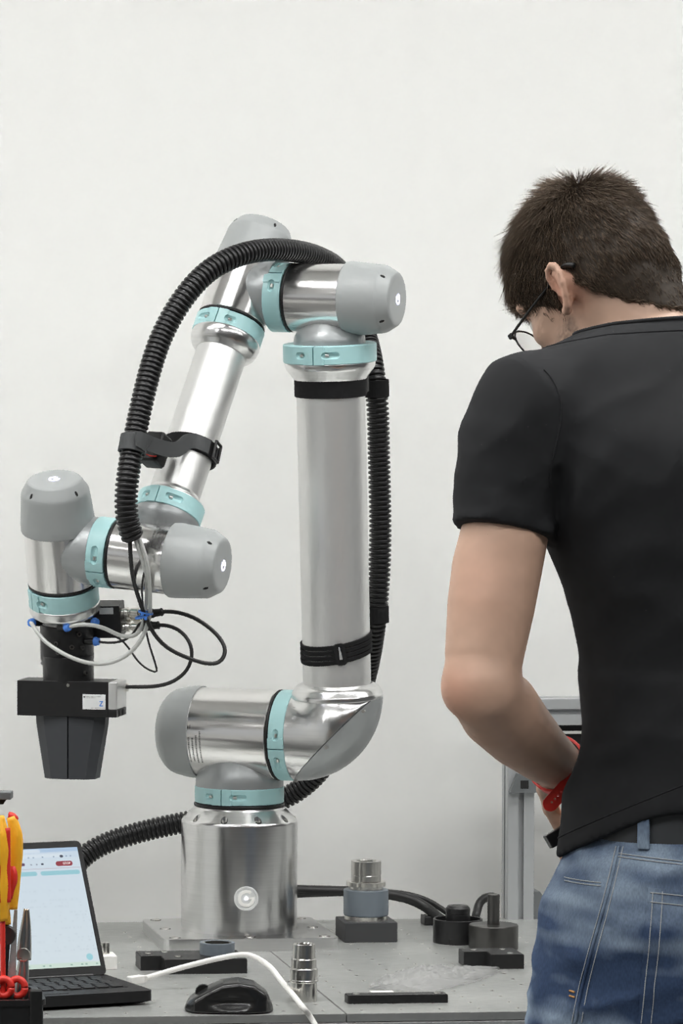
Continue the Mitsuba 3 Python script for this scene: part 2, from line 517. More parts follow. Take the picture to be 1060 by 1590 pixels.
pit.vertices = np.asarray(pit.vertices) + [.0800, 0, .052]
ped = mf(ped) - notch.rotate((0, 0, 0)) - mf(pit)
pe = pl(rb, "pedestal", tm(ped), "turned_aluminium", BASE, U_, mark_dir, smooth=30, label="round brushed aluminium pedestal")
for a in np.radians(np.arange(10) * 36 + 13):
    part(pe, "screw", place(cyl(.0036, .004, 16, .0005), BASE + fm @ np.array([.0755 * math.cos(a), .0755 * math.sin(a), .1545])), "steel")
disc = lathe([(0, .0), (.0170, .0), (.0173, .0006), (.0165, .0012), (.0142, .0012), (.0138, .0006), (0, .0006)], 48)
f2 = np.stack([np.cross(U_, mark_dir), U_, mark_dir], 1)
e = part(pe, "emblem", place(disc, BASE + mark_dir * .0802 + U_ * .052, f2), "emblem_grey", label="round white emblem, an open ring with a slanted tongue")
part(e, "open_ring", place(c_mark(.0118, .0042, .0012), BASE + mark_dir * .0806 + U_ * .052, f2), "white_plastic", False)
scene["emblem_grey"] = prin((.56, .57, .565), .4)
k = part(e, "indicator", place(lathe([(.0026, 0), (.0024, .0014), (0, .0018)], 20), BASE + mark_dir * .0806 + U_ * .052, f2), "joint_light")
scene[k]["emitter"] = {"type": "area", "radiance": rgb(4, 4.2, 5)}
o = lathe(round_prof([(.05, .1735), (.0640, .1735), (.0640, .1785), (.05, .1785)], .0022), 96)
pl(rb, "seal_ring", o, "black_rubber", BASE, U_)
clamp_ring(rb, BASE, U_, .179, .2015, .0628, V(-.40, 0, .92))
J2 = BASE + U_ * .2755
# shoulder drive
dome(rb, J2, -U_, .0500, .034, .075, .0618)
hs = pl(rb, "drive_housing", lathe([(RL, -.062), (RL, .058), (RL - .001, .059), (.05, .059)], 112), "polished_aluminium", J2, a2, smooth=30, label="large bright shoulder drive housing")
pl(hs, "seal_ring", lathe(round_prof([(.05, .0592), (RL + .0006, .0592), (RL + .0006, .0632), (.05, .0632)], .0018), 96), "black_rubber", J2, a2)
cp = round_prof([(RL, .056), (RL + .0022, .056), (RL + .0015, .072), (RL - .004, .098), (RL - .022, .113), (.02, .1165), (0, .117)], .016, 8)
pl(rb, "joint_cap", lathe(cp, 96), "grey_plastic", J2, -a2, smooth=50)
clamp_ring(rb, J2, a2, .064, .0865, RL + .0004, V(-.15, -.22, .95))
EL = J2 + a2 * .146
# elbow piece: two mitred sleeves and the grey bend outside
RB = .0605
lo = mf(place(lathe([(RL - .0006, 0), (RL - .0006, .1465)], 112), J2 + a2 * .0868 - a2 * 0, frame(a2)))
lo = mf(place(lathe([(RL - .0006, -.0592), (RL - .0006, .16)], 112), EL, frame(a2)))
up = mf(place(lathe([(RL - .0006, -.16), (RL - .0006, RB - .003)], 112), EL, frame(u2, a2)))
diag = nrm(a2 - u2)
half = lambda s: mf(place(block(-.3, .3, -.3, .3, 0, .3), EL, frame(diag * s)))
lo_c = lo ^ half(-1)
up_c = up ^ half(-1)
mitre = nrm(a2 + u2)
silver = tm(lo_c + up_c)
el = part(rb, "elbow_bracket", silver, "turned_aluminium", 25, label="bright mitred bracket at the foot of the upper arm")
# quarter torus
ct = EL + (u2 - a2) * RB
sec, ring = 112, 40
vv, ff = [], []
side = np.cross(a2, u2)
for i in range(ring + 1):
    t = math.pi / 2 * i / ring
    rad = a2 * math.sin(t) - u2 * math.cos(t)
    for j in range(sec):
        b = 2 * math.pi * j / sec
        vv.append(ct + rad * (RB + RL * math.cos(b)) + side * RL * math.sin(b))
tor = []
for i in range(ring):
    for j in range(sec):
        a, b, c, d = i * sec + j, i * sec + (j + 1) % sec, (i + 1) * sec + (j + 1) % sec, (i + 1) * sec + j
        ff += [[a, b, c], [a, c, d]]
n0 = len(vv)
vv += [ct - u2 * RB, ct + a2 * RB]
for j in range(sec):
    ff += [[n0, (j + 1) % sec, j], [n0 + 1, ring * sec + j, ring * sec + (j + 1) % sec]]
torus = trimesh.Trimesh(vv, ff, process=False)
if torus.volume < 0:
    torus.invert()
cv = part(rb, "elbow_cover", tm(mf(torus) ^ mf(place(block(-.3, .3, -.3, .3, .0006, .3), EL, frame(diag)))), "grey_metallic_paint", 30, label="grey rounded cover on the outer bend")
for q in (-.062, 0.0, .062):
    d_ = nrm(a2 + u2)
    p_ = EL + d_ * q * 1.15 + diag * .006 + nrm(np.cross(a2, u2)) * 0
    out = nrm(np.cross(u2, a2))
    out = out if out @ F_ < 0 else -out
    p_ = p_ + out * math.sqrt(max(RL ** 2 - (abs(q) * .62) ** 2, 0)) * 1.0
    part(cv, "screw", place(cyl(.0026, .003, 12), p_ - out * .001, frame(out)), "steel")
# upper arm
up0 = EL + u2 * RB
pl(rb, "arm_flange", lathe(round_prof([(RL - .0006, -.004), (RL + .0004, -.003), (RL + .0004, .002), (.0575, .0125), (.0480, .0165), (.044, .017)], .006, 6), 112), "turned_aluminium", up0, u2, smooth=40)
LU = .613
ar = pl(rb, "upper_arm_tube", lathe([(.0472, .014), (.0472, LU - .075 - RB - .030)], 112), "anodised_aluminium", up0, u2, smooth=30, label="long matt silver upright tube of the upper arm")
top = EL + u2 * LU
pl(rb, "arm_flange", lathe(round_prof([(.044, -.126), (.0476, -.126), (.0485, -.113), (.0620, -.0955), (.0630, -.0865), (.055, -.0865)], .006, 6), 112), "turned_aluminium", top, u2, smooth=40)
clamp_ring(rb, top, u2, -.0875, -.0625, .0645, V(-.37, 0, .93), thick=.012)
# elbow drive
a3 = V(math.cos(math.radians(22)), -.02, math.sin(math.radians(22)))
dome(rb, top, -u2, .0320, .030, .0640, .0495)
joint(top, -a3, U_, V(-.33, .68, .66), cap_hint=U_)
# forearm roll drive
fa = V(-.30, -.885, .36)
d3 = depth(top)
J4 = top - a3 * .1315
j4d = depth(J4)
J4 = P(377, 449, j4d)
dome(rb, J4, nrm(top - J4), .0430, .02, .0515, .0470)
joint(J4, fa, a3, V(-.25, .2, .95), ring=False)
clamp_ring(rb, J4, fa, .055, .0795, .0490, V(-.36, .32, .88))
J5d = j4d - .155
J5 = P(238, 866, J5d)
fv = J5 - J4
LF = np.linalg.norm(fv)
fd = nrm(fv)
pl(rb, "arm_flange", lathe(round_prof([(.04, .0795), (.0487, .0795), (.0487, .089), (.0450, .099), (.0365, .106), (.034, .106)], .004, 5), 96), "turned_aluminium", J4, fd, smooth=40)
pl(rb, "forearm_tube", lathe([(.0353, .102), (.0353, LF - .0905)], 96), "anodised_aluminium", J4, fd, smooth=30, label="matt silver slanting tube of the forearm")
pl(rb, "arm_flange", lathe(round_prof([(.034, -.099), (.0356, -.099), (.038, -.094), (.0455, -.0885), (.0462, -.086), (.04, -.086)], .002, 4), 96), "turned_aluminium", J5, -fd * -1, smooth=40)
clamp_ring(rb, J5, -fd, .062, .0865, .0470, V(-.35, .40, .85))
# wrist
a5 = V(.935, -.085, .33)
dome(rb, J5, -fd, .0320, .030, .0625, .0458)
joint(J5, -a5, -fd, V(-.30, -.50, .80), cap_hint=U_)
J6 = J5 - a5 * .137
dome(rb, J6, a5, .0435, .02, .0560, .0470)
a6 = V(-.065, .93, .34)
joint(J6, -a6, a5, V(-.85, 0, .52), cap_hint=V(1, 0, 0))
pl(rb, "tool_flange", lathe(round_prof([(.03, .080), (.0488, .080), (.0488, .0925), (.045, .097), (.03, .097)], .0025), 96), "turned_aluminium", J6, -a6, smooth=40)


def print_rows(parent, center, axis, R, rows, a0, a1, seed, mark=True):
    """Small printed lines that run round a housing: each row stands at a distance along the axis, angles in degrees above the side that faces the room."""
    z = nrm(axis)
    f0 = nrm(-F_ - ((-F_) @ z) * z)
    f1 = np.cross(z, f0)
    if f1[2] < 0:
        f1 = -f1
    rng, ms = random.Random(seed), []

    def patch(t, w, b0, b1):
        v, f = [], []
        for b in np.linspace(b0, b1, 4):
            d = math.cos(b) * f0 + math.sin(b) * f1
            v += [center + z * (t - w / 2) + d * (R + .00015), center + z * (t + w / 2) + d * (R + .00015)]
        for k in range(3):
            f += [[2 * k, 2 * k + 1, 2 * k + 3], [2 * k, 2 * k + 3, 2 * k + 2]]
        m = trimesh.Trimesh(v, f, process=False)
        if m.face_normals[0] @ f0 < 0:
            m.invert()
        return m
    for t in rows:
        b = math.radians(a0) + rng.uniform(0, .05)
        while b < math.radians(a1) - rng.uniform(0, .2):
            l = rng.uniform(.0006, .0022) / R
            ms.append(patch(t, .0022, b, b + l))
            b += l + .0008 / R
    if mark:
        for k in range(6):
            ms.append(patch(rows[0] + (k % 2 - .5) * .003, .0015, math.radians(a1) + .03 * (k // 2) + .02, math.radians(a1) + .03 * (k // 2) + .038))
    return part(parent, "print", cat(ms), "print_ink", False, label="small dark printed lines")


print_rows(hs, J2, a2, RL, [-.053, -.0475, -.042, -.0365], -38, 8, 3)
j5h = sorted(k for k in scene if k.startswith("robot_arm__drive_housing") and k.count("__") == 1)
print_rows(j5h[3], J5, a5, SM["R"], [.010, .0145, .019, .0235], 18, 62, 5)
# ------------------------------------------------------------------ hose on the robot
def hose_mesh(path, R, pitch, n=22):
    L = np.r_[0, np.cumsum(np.linalg.norm(np.diff(path, axis=0), axis=1))]
    prof = [(0.0, .80), (.16, .80), (.28, .97), (.42, 1.0), (.62, 1.0), (.76, .97), (.88, .80)]
    at, rr = [], []
    k = 0
    while (k + 1) * pitch < L[-1]:
        for a, b in prof:
            at.append((k + a) * pitch)
            rr.append(b * R)
        k += 1
    c = np.stack([np.interp(at, L, path[:, i]) for i in range(3)], 1)
    return tube(c, np.array(rr), n, caps=False)


hose_px = [(112, 1352, 6.24), (133, 1328, 6.25), (200, 1297, 6.26), (285, 1277, 6.27), (380, 1258, 6.27), (455, 1232, 6.26), (500, 1192, 6.24), (545, 1115, 6.21), (572, 1030, 6.155),
           (583, 960, 6.11), (589, 880, 6.095), (590, 790, 6.085), (588, 700, 6.075), (585, 620, 6.065), (578, 565, 6.075), (566, 515, 6.12), (548, 460, 6.13), (527, 422, 6.09),
           (497, 401, 6.03), (458, 390, 5.965), (415, 388, 5.91), (372, 396, 5.87), (325, 420, 5.845), (282, 467, 5.83), (250, 525, 5.82), (229, 590, 5.805),
           (216, 645, 5.795), (206, 695, 5.785), (198, 745, 5.775), (196, 785, 5.775), (207, 836, 5.785)]
hp = curve([P(*q) for q in hose_px], .002)
hose = single("corrugated_hose", "long black corrugated hose running from behind the laptop up and over the robot arm", "hose", hose_mesh(hp, .0158, .0069), "black_plastic", 40)
inner = tube(hp[-60:] , .0122, 20, caps=False)
inner.invert()
part(hose, "bore", cat(inner, lathe([(0, 0), (.0001, 0)], 8)) if False else inner, "dark_hole", True)


def ring_band(center, axis, r, w, th=.0026, n=72):
    return place(lathe(round_prof([(r, -w / 2), (r + th, -w / 2), (r + th, w / 2), (r, w / 2), (r, -w / 2)], .0006, 2), n, closed=False), center, frame(axis))


def loop_band(c0, r0, c1, r1, axis, w, th=.0026):
    """A belt round two circles."""
    f = frame(axis, c1 - c0)
    d = np.linalg.norm((c1 - c0) - ((c1 - c0) @ f[:, 2]) * f[:, 2])
    g = Point(0, 0).buffer(r0, quad_segs=24).union(Point(d, 0).buffer(r1, quad_segs=24)).convex_hull
    return place(extrude(g.buffer(th, quad_segs=24).difference(g), w, -w / 2), c0, f)


def along(c, axis, q):
    return q - ((q - c) @ axis) * axis


def hose_at(y):
    k = np.argmin([abs((795 - FPX * ((p - CAM) @ cu) / ((p - CAM) @ cf)) - y) + (0 if depth(p) > 0 else 9) for p in hp])
    return hp[k]


def hose_near(q):
    return hp[np.argmin(np.linalg.norm(hp - q, axis=1))]


# upper strap on the upright tube
c = EL + u2 * ((1140 - 599) / 1104)
h1 = hose_near(c)
st = thing("hook_strap", "black fuzzy strap round the top of the upright robot tube, below the turquoise ring", "strap", None)
part(st, "band", ring_band(c, u2, .0474, .0245), "black_fabric")
part(st, "hose_loop", place(ring_band((0, 0, 0), (0, 0, 1), .0160, .0245), h1, frame(u2)), "black_fabric")
out = nrm(along(0 * c, u2, h1 - c))
side_ = nrm(np.cross(u2, out))
if side_ @ F_ > 0:
    side_ = -side_
part(st, "buckle", place(rbox(.020, .0045, .028, .0012), c + out * .058 + side_ * .0165 - u2 * .014, np.stack([out, np.cross(u2, out), u2], 1)), "black_plastic")
part(st, "buckle_bar", place(rbox(.008, .020, .026, .0012), c + out * .0765 + side_ * .004 - u2 * .013, np.stack([out, np.cross(u2, out), u2], 1)), "black_plastic")
# lower strap
ax = nrm(u2 + 0.22 * V(-.6, 0, -1) * -1 * 0 + V(-.16, 0, .10) * np.linalg.norm([.16, .10]))
c = EL + u2 * ((1140 - 1000) / 1095)
h2 = hose_near(c)
st = thing("hook_strap", "black webbing strap with an oval slider round the foot of the upright robot tube", "strap", None)
part(st, "band", cat([ring_band(c + u2 * z, ax, .0475, .0062, .0030) for z in (-.0105, -.0035, .0035, .0105)]), "black_fabric")
out = nrm(along(0 * c, u2, h2 - c))
part(st, "hose_loop", place(ring_band((0, 0, 0), (0, 0, 1), .0160, .024), h2 + u2 * .004, frame(u2)), "black_fabric")
sl_dir = V(.06, 0, 1)
sl_dir = nrm(along(0 * c, ax, sl_dir))
f = np.stack([np.cross(ax, sl_dir), ax, sl_dir], 1)
oval = sbox(-.0025, -.010, .0025, .010).buffer(.0055).difference(sbox(-.0024, -.0105, .0024, .0105).buffer(.0004))
part(st, "slider", place(extrude(oval, .0042), c + sl_dir * .0478, f), "black_plastic", 30, label="black oval plastic slider")
part(st, "slider_gap", place(extrude(Polygon([(-.0024, -.011), (.0024, -.011), (.001, .011), (-.001, .011)]), .0002), c + sl_dir * .0508, f), "anodised_aluminium", False)
part(st, "tag", place(rbox(.006, .002, .008, .0005), c + out * .050 + u2 * .014 - F_ * .012, frame(u2)), "red_plastic")
# strap on the forearm
c = P(283, 699, j4d - .155 * (699 - 449) / (866 - 449))
c = J4 + fd * ((c - J4) @ fd)
h3 = hose_near(P(203, 690, 5.785))
st = thing("hook_strap", "black strap with a woven end tying the hose to the slanting forearm tube", "strap", None)
axf = nrm(fd + .10 * V(1, 0, 0))
part(st, "band", ring_band(c, axf, .0356, .024, .0026), "black_fabric")
part(st, "hose_loop", ring_band(h3, nrm(hp[np.argmin(np.linalg.norm(hp - h3, axis=1)) + 8] - h3), .0162, .0235, .0030), "grey_strap")
od = nrm(along(0 * c, axf, h3 - c))
ff_ = nrm(along(0 * c, axf, -F_) - (along(0 * c, axf, -F_) @ od) * od)


def arc(c_, axis, d0, d1, r, a0, a1, n=24):
    """Points on a circle, from angle a0 to a1 (degrees) turning from d0 towards d1."""
    a = np.radians(np.linspace(a0, a1, n))
    return c_ + r * (np.cos(a)[:, None] * d0 + np.sin(a)[:, None] * d1)


pts = curve(np.vstack([h3 - od * .008 + ff_ * .0180, h3 + od * .003 + ff_ * .0205, h3 + od * .013 + ff_ * .0180, h3 * .5 + c * .5 - od * .004 + ff_ * .0225, arc(c, axf, -(-od), ff_, .0398, 40, 72, 4)]), .003)
part(st, "woven_end", band(pts, lambda i: ff_ * .8 + nrm(pts[i] - c) * .4, .021, .0026), "grey_strap", 30, label="dark grey woven strap end")
pts2 = arc(c, axf, od, ff_, .0396, 108, 196)
part(st, "webbing", band(pts2, lambda i: pts2[i] - c, .0215, .0024), "grey_strap", 30)
scene["grey_strap"] = prin((0.05, 0.053, 0.055), 0.7)
part(st, "pad", place(rbox(.030, .030, .046, .005), (h3 * .55 + c * .45) - fd * -.004 + fd * .022 - ff_ * .004, np.stack([od, np.cross(-fd, od), -fd], 1)), "black_rubber")
for k, (a, b) in enumerate((((248, 690), (229, 693)), ((243, 708), (222, 702)))):
    dq = depth(h3 * .55 + c * .45) - .024
    part(st, "red_thread", tube(curve([P(*a, dq), P((a[0] + b[0]) / 2, (a[1] + b[1]) / 2 + 2.5, dq), P(*b, dq)], .002), .0008, 8), "red_plastic")
bd = V(.93, 0, .42)
bd = nrm(along(0 * c, axf, bd))
bf = np.stack([np.cross(-axf, bd), bd, -axf], 1)
part(st, "buckle", place(cat(rbox(.020, .004, .003, .001), place(rbox(.020, .004, .003, .001), (0, 0, .025)), place(rbox(.003, .004, .028, .001), (-.0085, 0, 0)), place(rbox(.003, .004, .028, .001), (.0085, 0, 0))),
                         c + bd * .0425 + axf * .014, bf), "black_plastic")
part(st, "webbing", ring_band(c + axf * .0, axf, .0384, .021, .0014), "grey_strap") if False else None

# ------------------------------------------------------------------ gripper
gd = V(.02, -.98, -.16)                      # from the flange down
g0 = J6 - a6 * .097
gr = thing("parallel_gripper", "black two-finger gripper hanging from the wrist of the robot arm", "gripper")
GD = depth(g0) + .006
gx = V(.975, 0, .20)
gz = V(0, 1, .0)
gy = nrm(np.cross(gz, gx))                   # away from the viewer
part(gr, "adapter", place(lathe(round_prof([(.03, 0), (.0365, 0), (.037, .052), (.0345, .0535), (.0345, .0555), (.037, .057)], .001, 2), 72), P(103, 966, GD), frame(gd)), "black_anodised", label="black tool changer with ports")
part(gr, "adapter", place(cyl(.0352, .0345, 72, .0008), P(105.5, 1017, GD), frame(V(.02, -1, -.06))), "black_anodised")
for x, y in ((86, 1000), (111, 1005), (131, 1006), (90, 1013), (123, 985), (141, 1045)):
    q = P(x, y, GD - .034)
    r_ = nrm(q - P(105, y, GD))
    part(gr, "port", place(cat(lathe([(.0016, .0006), (.0034, .0006), (.0036, -.003)], 16, closed=False)), P(105, y, GD) + r_ * .0372, frame(r_)), "burnished_steel")
bw, bh, bdp = .1405, .0485, .058
bo = P(103.5, 1112.5, GD - .030)             # lower front middle
B3 = np.stack([gx, gy, gz], 1)
part(gr, "body", place(rbox(bw - .012, bdp, bh, .0007), bo - gx * .006 + gy * bdp / 2, B3), "black_anodised", label="black anodised gripper body")
part(gr, "end_plate", place(rbox(.0125, bdp + .0005, bh - .0105, .0015), bo + gx * (bw / 2 - .0058) + gy * bdp / 2 + gz * .0105, B3), "anodised_aluminium", label="silver end plate with a rounded corner")
part(gr, "end_plate", place(rbox(.0122, bdp, .0102, .0006), bo + gx * (bw / 2 - .006) + gy * bdp / 2, B3), "black_anodised")
for k in (-.012, .008):
    part(gr, "port", place(rbox(.002, .009, .008, .0006), bo + gx * (bw / 2 + .0004) + gy * (bdp / 2 + k) + gz * .0012, B3), "dark_hole")
part(gr, "screw", place(cyl(.0022, .0012, 16), bo + gz * .043 + gx * .002 - gy * .0006, frame(-gy)), "steel")
lb = part(gr, "label", place(rbox(.0325, .0005, .0208, .0002), bo + gx * .0385 - gy * .0002 + gz * .0105, B3), "label_paper", False, label="silver label with a blue letter Z")
GF = np.stack([gx, gz, -gy], 1)
part(lb, "letter", place(meshkit.text_mesh("Z", .0068, .0003, bold=True), bo + gx * .0455 + gz * .0152 - gy * .0006, GF), "blue_plastic", False)
for k, (x, z, w) in enumerate(((.0285, .0278, .020), (.0285, .0262, .012), (.0352, .0122, .019))):
    ds = []
    rng = random.Random(k)
    t_ = 0
    while t_ < w:
        l_ = rng.uniform(.0005, .0015)
        ds.append(place(rbox(l_, .0002, .0006, .0001, 1), bo + gx * (x + t_) + gz * z - gy * .0006, B3))
        t_ += l_ + .0004
    part(lb, "print_line", cat(ds), "print_ink", False)
part(lb, "print_mark", place(rbox(.0024, .0002, .0024, .0001, 1), bo + gx * .0250 + gz * .0262 - gy * .0006, B3), "print_ink", False)
for s in (-1, 1):
    # a finger: flat middle face, slanting outer facet, tapered
    def pt(x, z, y):
        return bo + gx * (.0006 + s * x * .945) + gz * z + gy * y
    H = -.087
    hull = [pt(.0010, 0, .004), pt(.0385, 0, .010) , pt(.0440 + .008, 0, .020), pt(.0010, H, .004), pt(.0255, H, .006), pt(.0345 + .003, H, .016),
            pt(.0010, 0, .042), pt(.0520, 0, .042), pt(.0010, H, .042), pt(.0385, H, .042), pt(.0515, -.012, .020), pt(.0515, -.012, .042)]
    m = trimesh.PointCloud(np.array(hull)).convex_hull
    part(gr, "finger", m, "dark_finger", 10, label="dark grey tapered finger")
scene["dark_finger"] = prin((0.034, 0.037, 0.042), 0.5)
# valve block beside the tool changer
vb = thing("valve_block", "small black block with a silver label and plug sockets beside the tool changer", "valve block")
vx, vz = V(.975, .03, .22), V(-.10, .97, .22)
vy = nrm(np.cross(vz, vx))
V3 = np.stack([vx, vy, nrm(np.cross(vx, vy))], 1)
vo = P(165, 991, GD + .002)
part(vb, "body", place(rbox(.044, .03, .046, .0008), vo + vy * .015, V3), "black_anodised")
part(vb, "label", place(rbox(.020, .0004, .0095, .0001), vo + vx * .0035 + V3[:, 2] * .0345 - vy * .0002, V3), "label_paper", False)
for k, (z, yy) in enumerate(((.034, .010), (.013, .010), (.0225, .022))):
    so = vo + vx * .022 + V3[:, 2] * z + vy * yy
    prof = [(0, -.001), (.0055, -.001), (.0055, .004), (.0068, .005), (.0068, .010), (.0048, .0105), (.0048, .013), (.0062, .014), (.0066, .024), (.0055, .026), (0, .026)]
    part(vb, "socket", place(lathe(prof, 18), so, frame(vx)), "nickel", 20)
part(vb, "screw", place(cyl(.0022, .001, 14), vo - vx * .020 + V3[:, 2] * .006 - vy * .0006, frame(-vy)), "steel")

# fittings, tubes and cables
def fitting(x, y, d, direction, label):
    t = thing("push_fitting", label, "fitting")
    o = P(x, y, d)
    part(t, "collar", place(lathe(round_prof([(.0030, 0), (.0062, 0), (.0064, .004), (.0052, .0048), (.0052, .008), (.0030, .008)], .0008, 2), 24), o - nrm(direction) * .004, frame(direction)), "blue_plastic")
    part(t, "stem", place(cyl(.0046, .014, 20, .0006), o - nrm(direction) * .017, frame(direction)), "black_plastic")
    return o


fitting(49, 967, GD - .010, V(-.75, .05, .65), "blue collared push-in fitting at the left edge of the tool changer")
fitting(105, 974, GD - .046, V(.75, .1, .65), "blue collared push-in fitting at the front of the tool changer, on the upper grey tube")
fitting(148, 966, GD - .032, V(.6, 0, .6), "upper of two small blue collared fittings in front of the valve block")
fitting(150, 996, GD - .030, V(.95, 0, .3), "lower of two small blue collared fittings in front of the valve block")


def line(name, pts, r, mat, label, catg, group=None, n=10):
    return single(name, label, catg, tube(curve([P(*q) for q in pts], .003), r, n), mat, True, group)


line("air_tube", [(105, 974, GD - .046), (128, 970, GD - .052), (165, 977, GD - .055), (193, 988, GD - .055), (211, 985, GD - .058), (221, 970, GD - .062), (226, 945, 5.888), (228, 915, 5.840), (224, 880, 5.798), (215, 852, 5.788), (206, 826, 5.787)],
     .0029, "grey_tube", "upper pale grey air tube curving from the front of the tool changer into the hose", "tube")
line("air_tube", [(48, 967, GD - .013), (51, 971, GD - .019), (62, 987, GD - .030), (90, 1010, GD - .046), (128, 1027, GD - .056), (165, 1030, GD - .058), (195, 1018, GD - .06), (218, 994, GD - .066), (230, 965, GD - .07), (233, 935, 5.850), (231, 895, 5.805), (225, 862, 5.788), (211, 826, 5.790)],
     .0029, "grey_tube", "lower pale grey air tube sagging across the tool changer in a wide bow", "tube")
line("sensor_cable", [(201, 826, 5.785), (203, 868, 5.795), (211, 915, 5.845), (224, 953, 5.87), (240, 985, 5.875), (262, 1007, 5.88), (293, 1022, 5.885), (320, 1030, 5.89), (341, 1027, 5.895), (349, 1011, 5.90), (343, 994, 5.905), (325, 975, 5.91), (300, 959, 5.915), (275, 951, 5.92), (252, 950, 5.925)],
     .0028, "black_cable", "black cable drooping in the large loop to the right of the wrist", "cable")
line("sensor_cable", [(246, 971, 5.925), (265, 973, 5.92), (284, 984, 5.915), (297, 1008, 5.91), (291, 1038, 5.91), (266, 1059, 5.915), (235, 1066, 5.925), (196, 1067, 5.945)],
     .0026, "black_cable", "black cable curving from the valve plug down into the end of the gripper", "cable")
line("sensor_wire", [(178, 988, GD - .02), (203, 1011, GD - .03), (236, 1042, GD - .035), (242.5, 1043, GD - .036), (242, 1034, GD - .037), (232, 1002, GD - .05), (225, 970, GD - .065), (221, 930, 5.85), (221, 905, 5.815), (226, 880, 5.80)],
     .0014, "black_cable", "thin black wire with a sharp kink hanging below the blue cable ties", "wire", n=8)
line("sensor_wire", [(152, 996, GD - .031), (172, 998, GD - .035), (190, 995, GD - .04), (204, 986, GD - .05), (216, 968, GD - .06)], .0016, "black_cable", "short thin black hose from the lowest blue fitting to the cable bundle", "wire", n=8)
for k, (x, y) in enumerate(((226, 951), (221, 957))):
    q = P(x, y, 5.872)
    m = place(lathe([(.0095, -.0012), (.0105, -.0012), (.0105, .0012), (.0095, .0012), (.0095, -.0012)], 28, closed=False), q, frame(V(.2 - .5 * k, 1, .1)))
    t = thing("cable_tie", ("upper" if k == 0 else "lower") + " blue cable tie binding tubes and cables to the right of the valve block", "cable tie")
    part(t, "loop", m, "blue_plastic")
    part(t, "head", place(rbox(.004, .004, .004, .0006), q + V(-.4 + .8 * k, -.2, .8) * .0105 - [0, 0, .002]), "blue_plastic")
for k, (a, b, lab) in enumerate((((231, 953, 5.93), (254, 950, 5.925), "upper of the two black cable plugs right of the valve block"), ((231, 972, 5.93), (248, 970.5, 5.925), "lower of the two black cable plugs right of the valve block"))):
    o, e = P(*a), P(*b)
    L = np.linalg.norm(e - o)
    single("cable_plug", lab, "plug", place(lathe(round_prof([(.0066, -.012), (.0066, L * .3), (.0056, L * .35), (.0050, L * .8), (.0058, L * .82), (.0058, L * .92), (.003, L)], .0008, 2), 20), o, frame(e - o)), "black_rubber", 30)
o = P(186, 1067, GD + .004)
single("cable_plug", "nickel screw plug on the right end of the gripper", "plug", place(lathe([(.0052, 0), (.0052, .004), (.0062, .0042), (.0062, .009), (.0054, .0092), (.0054, .012)], 20), o, frame(gx)), "nickel", 20)
# ------------------------------------------------------------------ implicit shapes
def nets(fn, lo, hi, h, block=16):
    """The zero surface of the signed distance fn(points) in a box, as a mesh (surface nets on blocks near the surface)."""
    lo, hi = np.asarray(lo, float), np.asarray(hi, float)
    nb = np.ceil((hi - lo) / (h * block)).astype(int)
    n = nb * block + 1
    g = np.full(n, 1.0, np.float32)
    bc = np.stack(np.meshgrid(*[np.arange(k) for k in nb], indexing="ij"), -1).reshape(-1, 3)
    dc = fn(lo + (bc + .5) * block * h)
    lim = block * h * math.sqrt(3) / 2 * 1.25 + .012
    off = np.stack(np.meshgrid(*[np.arange(block + 1)] * 3, indexing="ij"), -1).reshape(-1, 3)
    for b, d in zip(bc, dc):
        if d < -lim:
            s = b * block
            g[s[0]:s[0] + block + 1, s[1]:s[1] + block + 1, s[2]:s[2] + block + 1] = -1
    act = bc[np.abs(dc) <= lim]
    for i in range(0, len(act), 24):
        q = act[i:i + 24]
        idx = (q[:, None] * block + off[None]).reshape(-1, 3)
        g[idx[:, 0], idx[:, 1], idx[:, 2]] = fn(lo + idx * h)
    s = g < 0
    c = np.zeros(np.array(g.shape) - 1, np.int8)
    for a in (0, 1):
        for b in (0, 1):
            for d in (0, 1):
                c += s[a:a + c.shape[0], b:b + c.shape[1], d:d + c.shape[2]]
    cells = np.argwhere((c > 0) & (c < 8))
    num = np.full(c.shape, -1, np.int32)
    num[tuple(cells.T)] = np.arange(len(cells))
    acc, cnt = np.zeros((len(cells), 3)), np.zeros(len(cells))
    corners = [(a, b, d) for a in (0, 1) for b in (0, 1) for d in (0, 1)]
    for p in corners:
        for ax in range(3):
            if p[ax] == 0:
                q = list(p); q[ax] = 1
                ga = g[tuple((cells + p).T)].astype(float)
                gb = g[tuple((cells + q).T)].astype(float)
                m = (ga < 0) != (gb < 0)
                t = np.where(m, ga / np.where(m, ga - gb, 1), 0)
                pos = np.asarray(p, float) + t[:, None] * np.eye(3)[ax]
                acc += np.where(m[:, None], pos, 0)
                cnt += m
    v = lo + h * (cells + acc / cnt[:, None])
    faces = []
    for ax in range(3):
        o1, o2 = [(1, 2), (2, 0), (0, 1)][ax]
        sl = [slice(1, -1)] * 3
        sl[ax] = slice(0, -1)
        a = s[tuple(sl)]
        sl2 = list(sl); sl2[ax] = slice(1, None)
        b = s[tuple(sl2)]
        e = np.argwhere(a != b)
        flip = a[tuple(e.T)]
        base = e + 1
        base[:, ax] -= 1
        d1, d2 = np.eye(3, dtype=int)[o1], np.eye(3, dtype=int)[o2]
        q = [num[tuple((base - x).T)] for x in (0 * d1, d1, d1 + d2, d2)]
        quad = np.stack(q, 1)
        quad = np.where(flip[:, None], quad, quad[:, ::-1])
        quad = quad[(quad >= 0).all(1)]
        faces += [quad[:, [0, 1, 2]], quad[:, [0, 2, 3]]]
    m = trimesh.Trimesh(v, np.vstack(faces), process=False)
    if m.volume < 0:
        m.invert()
    return m


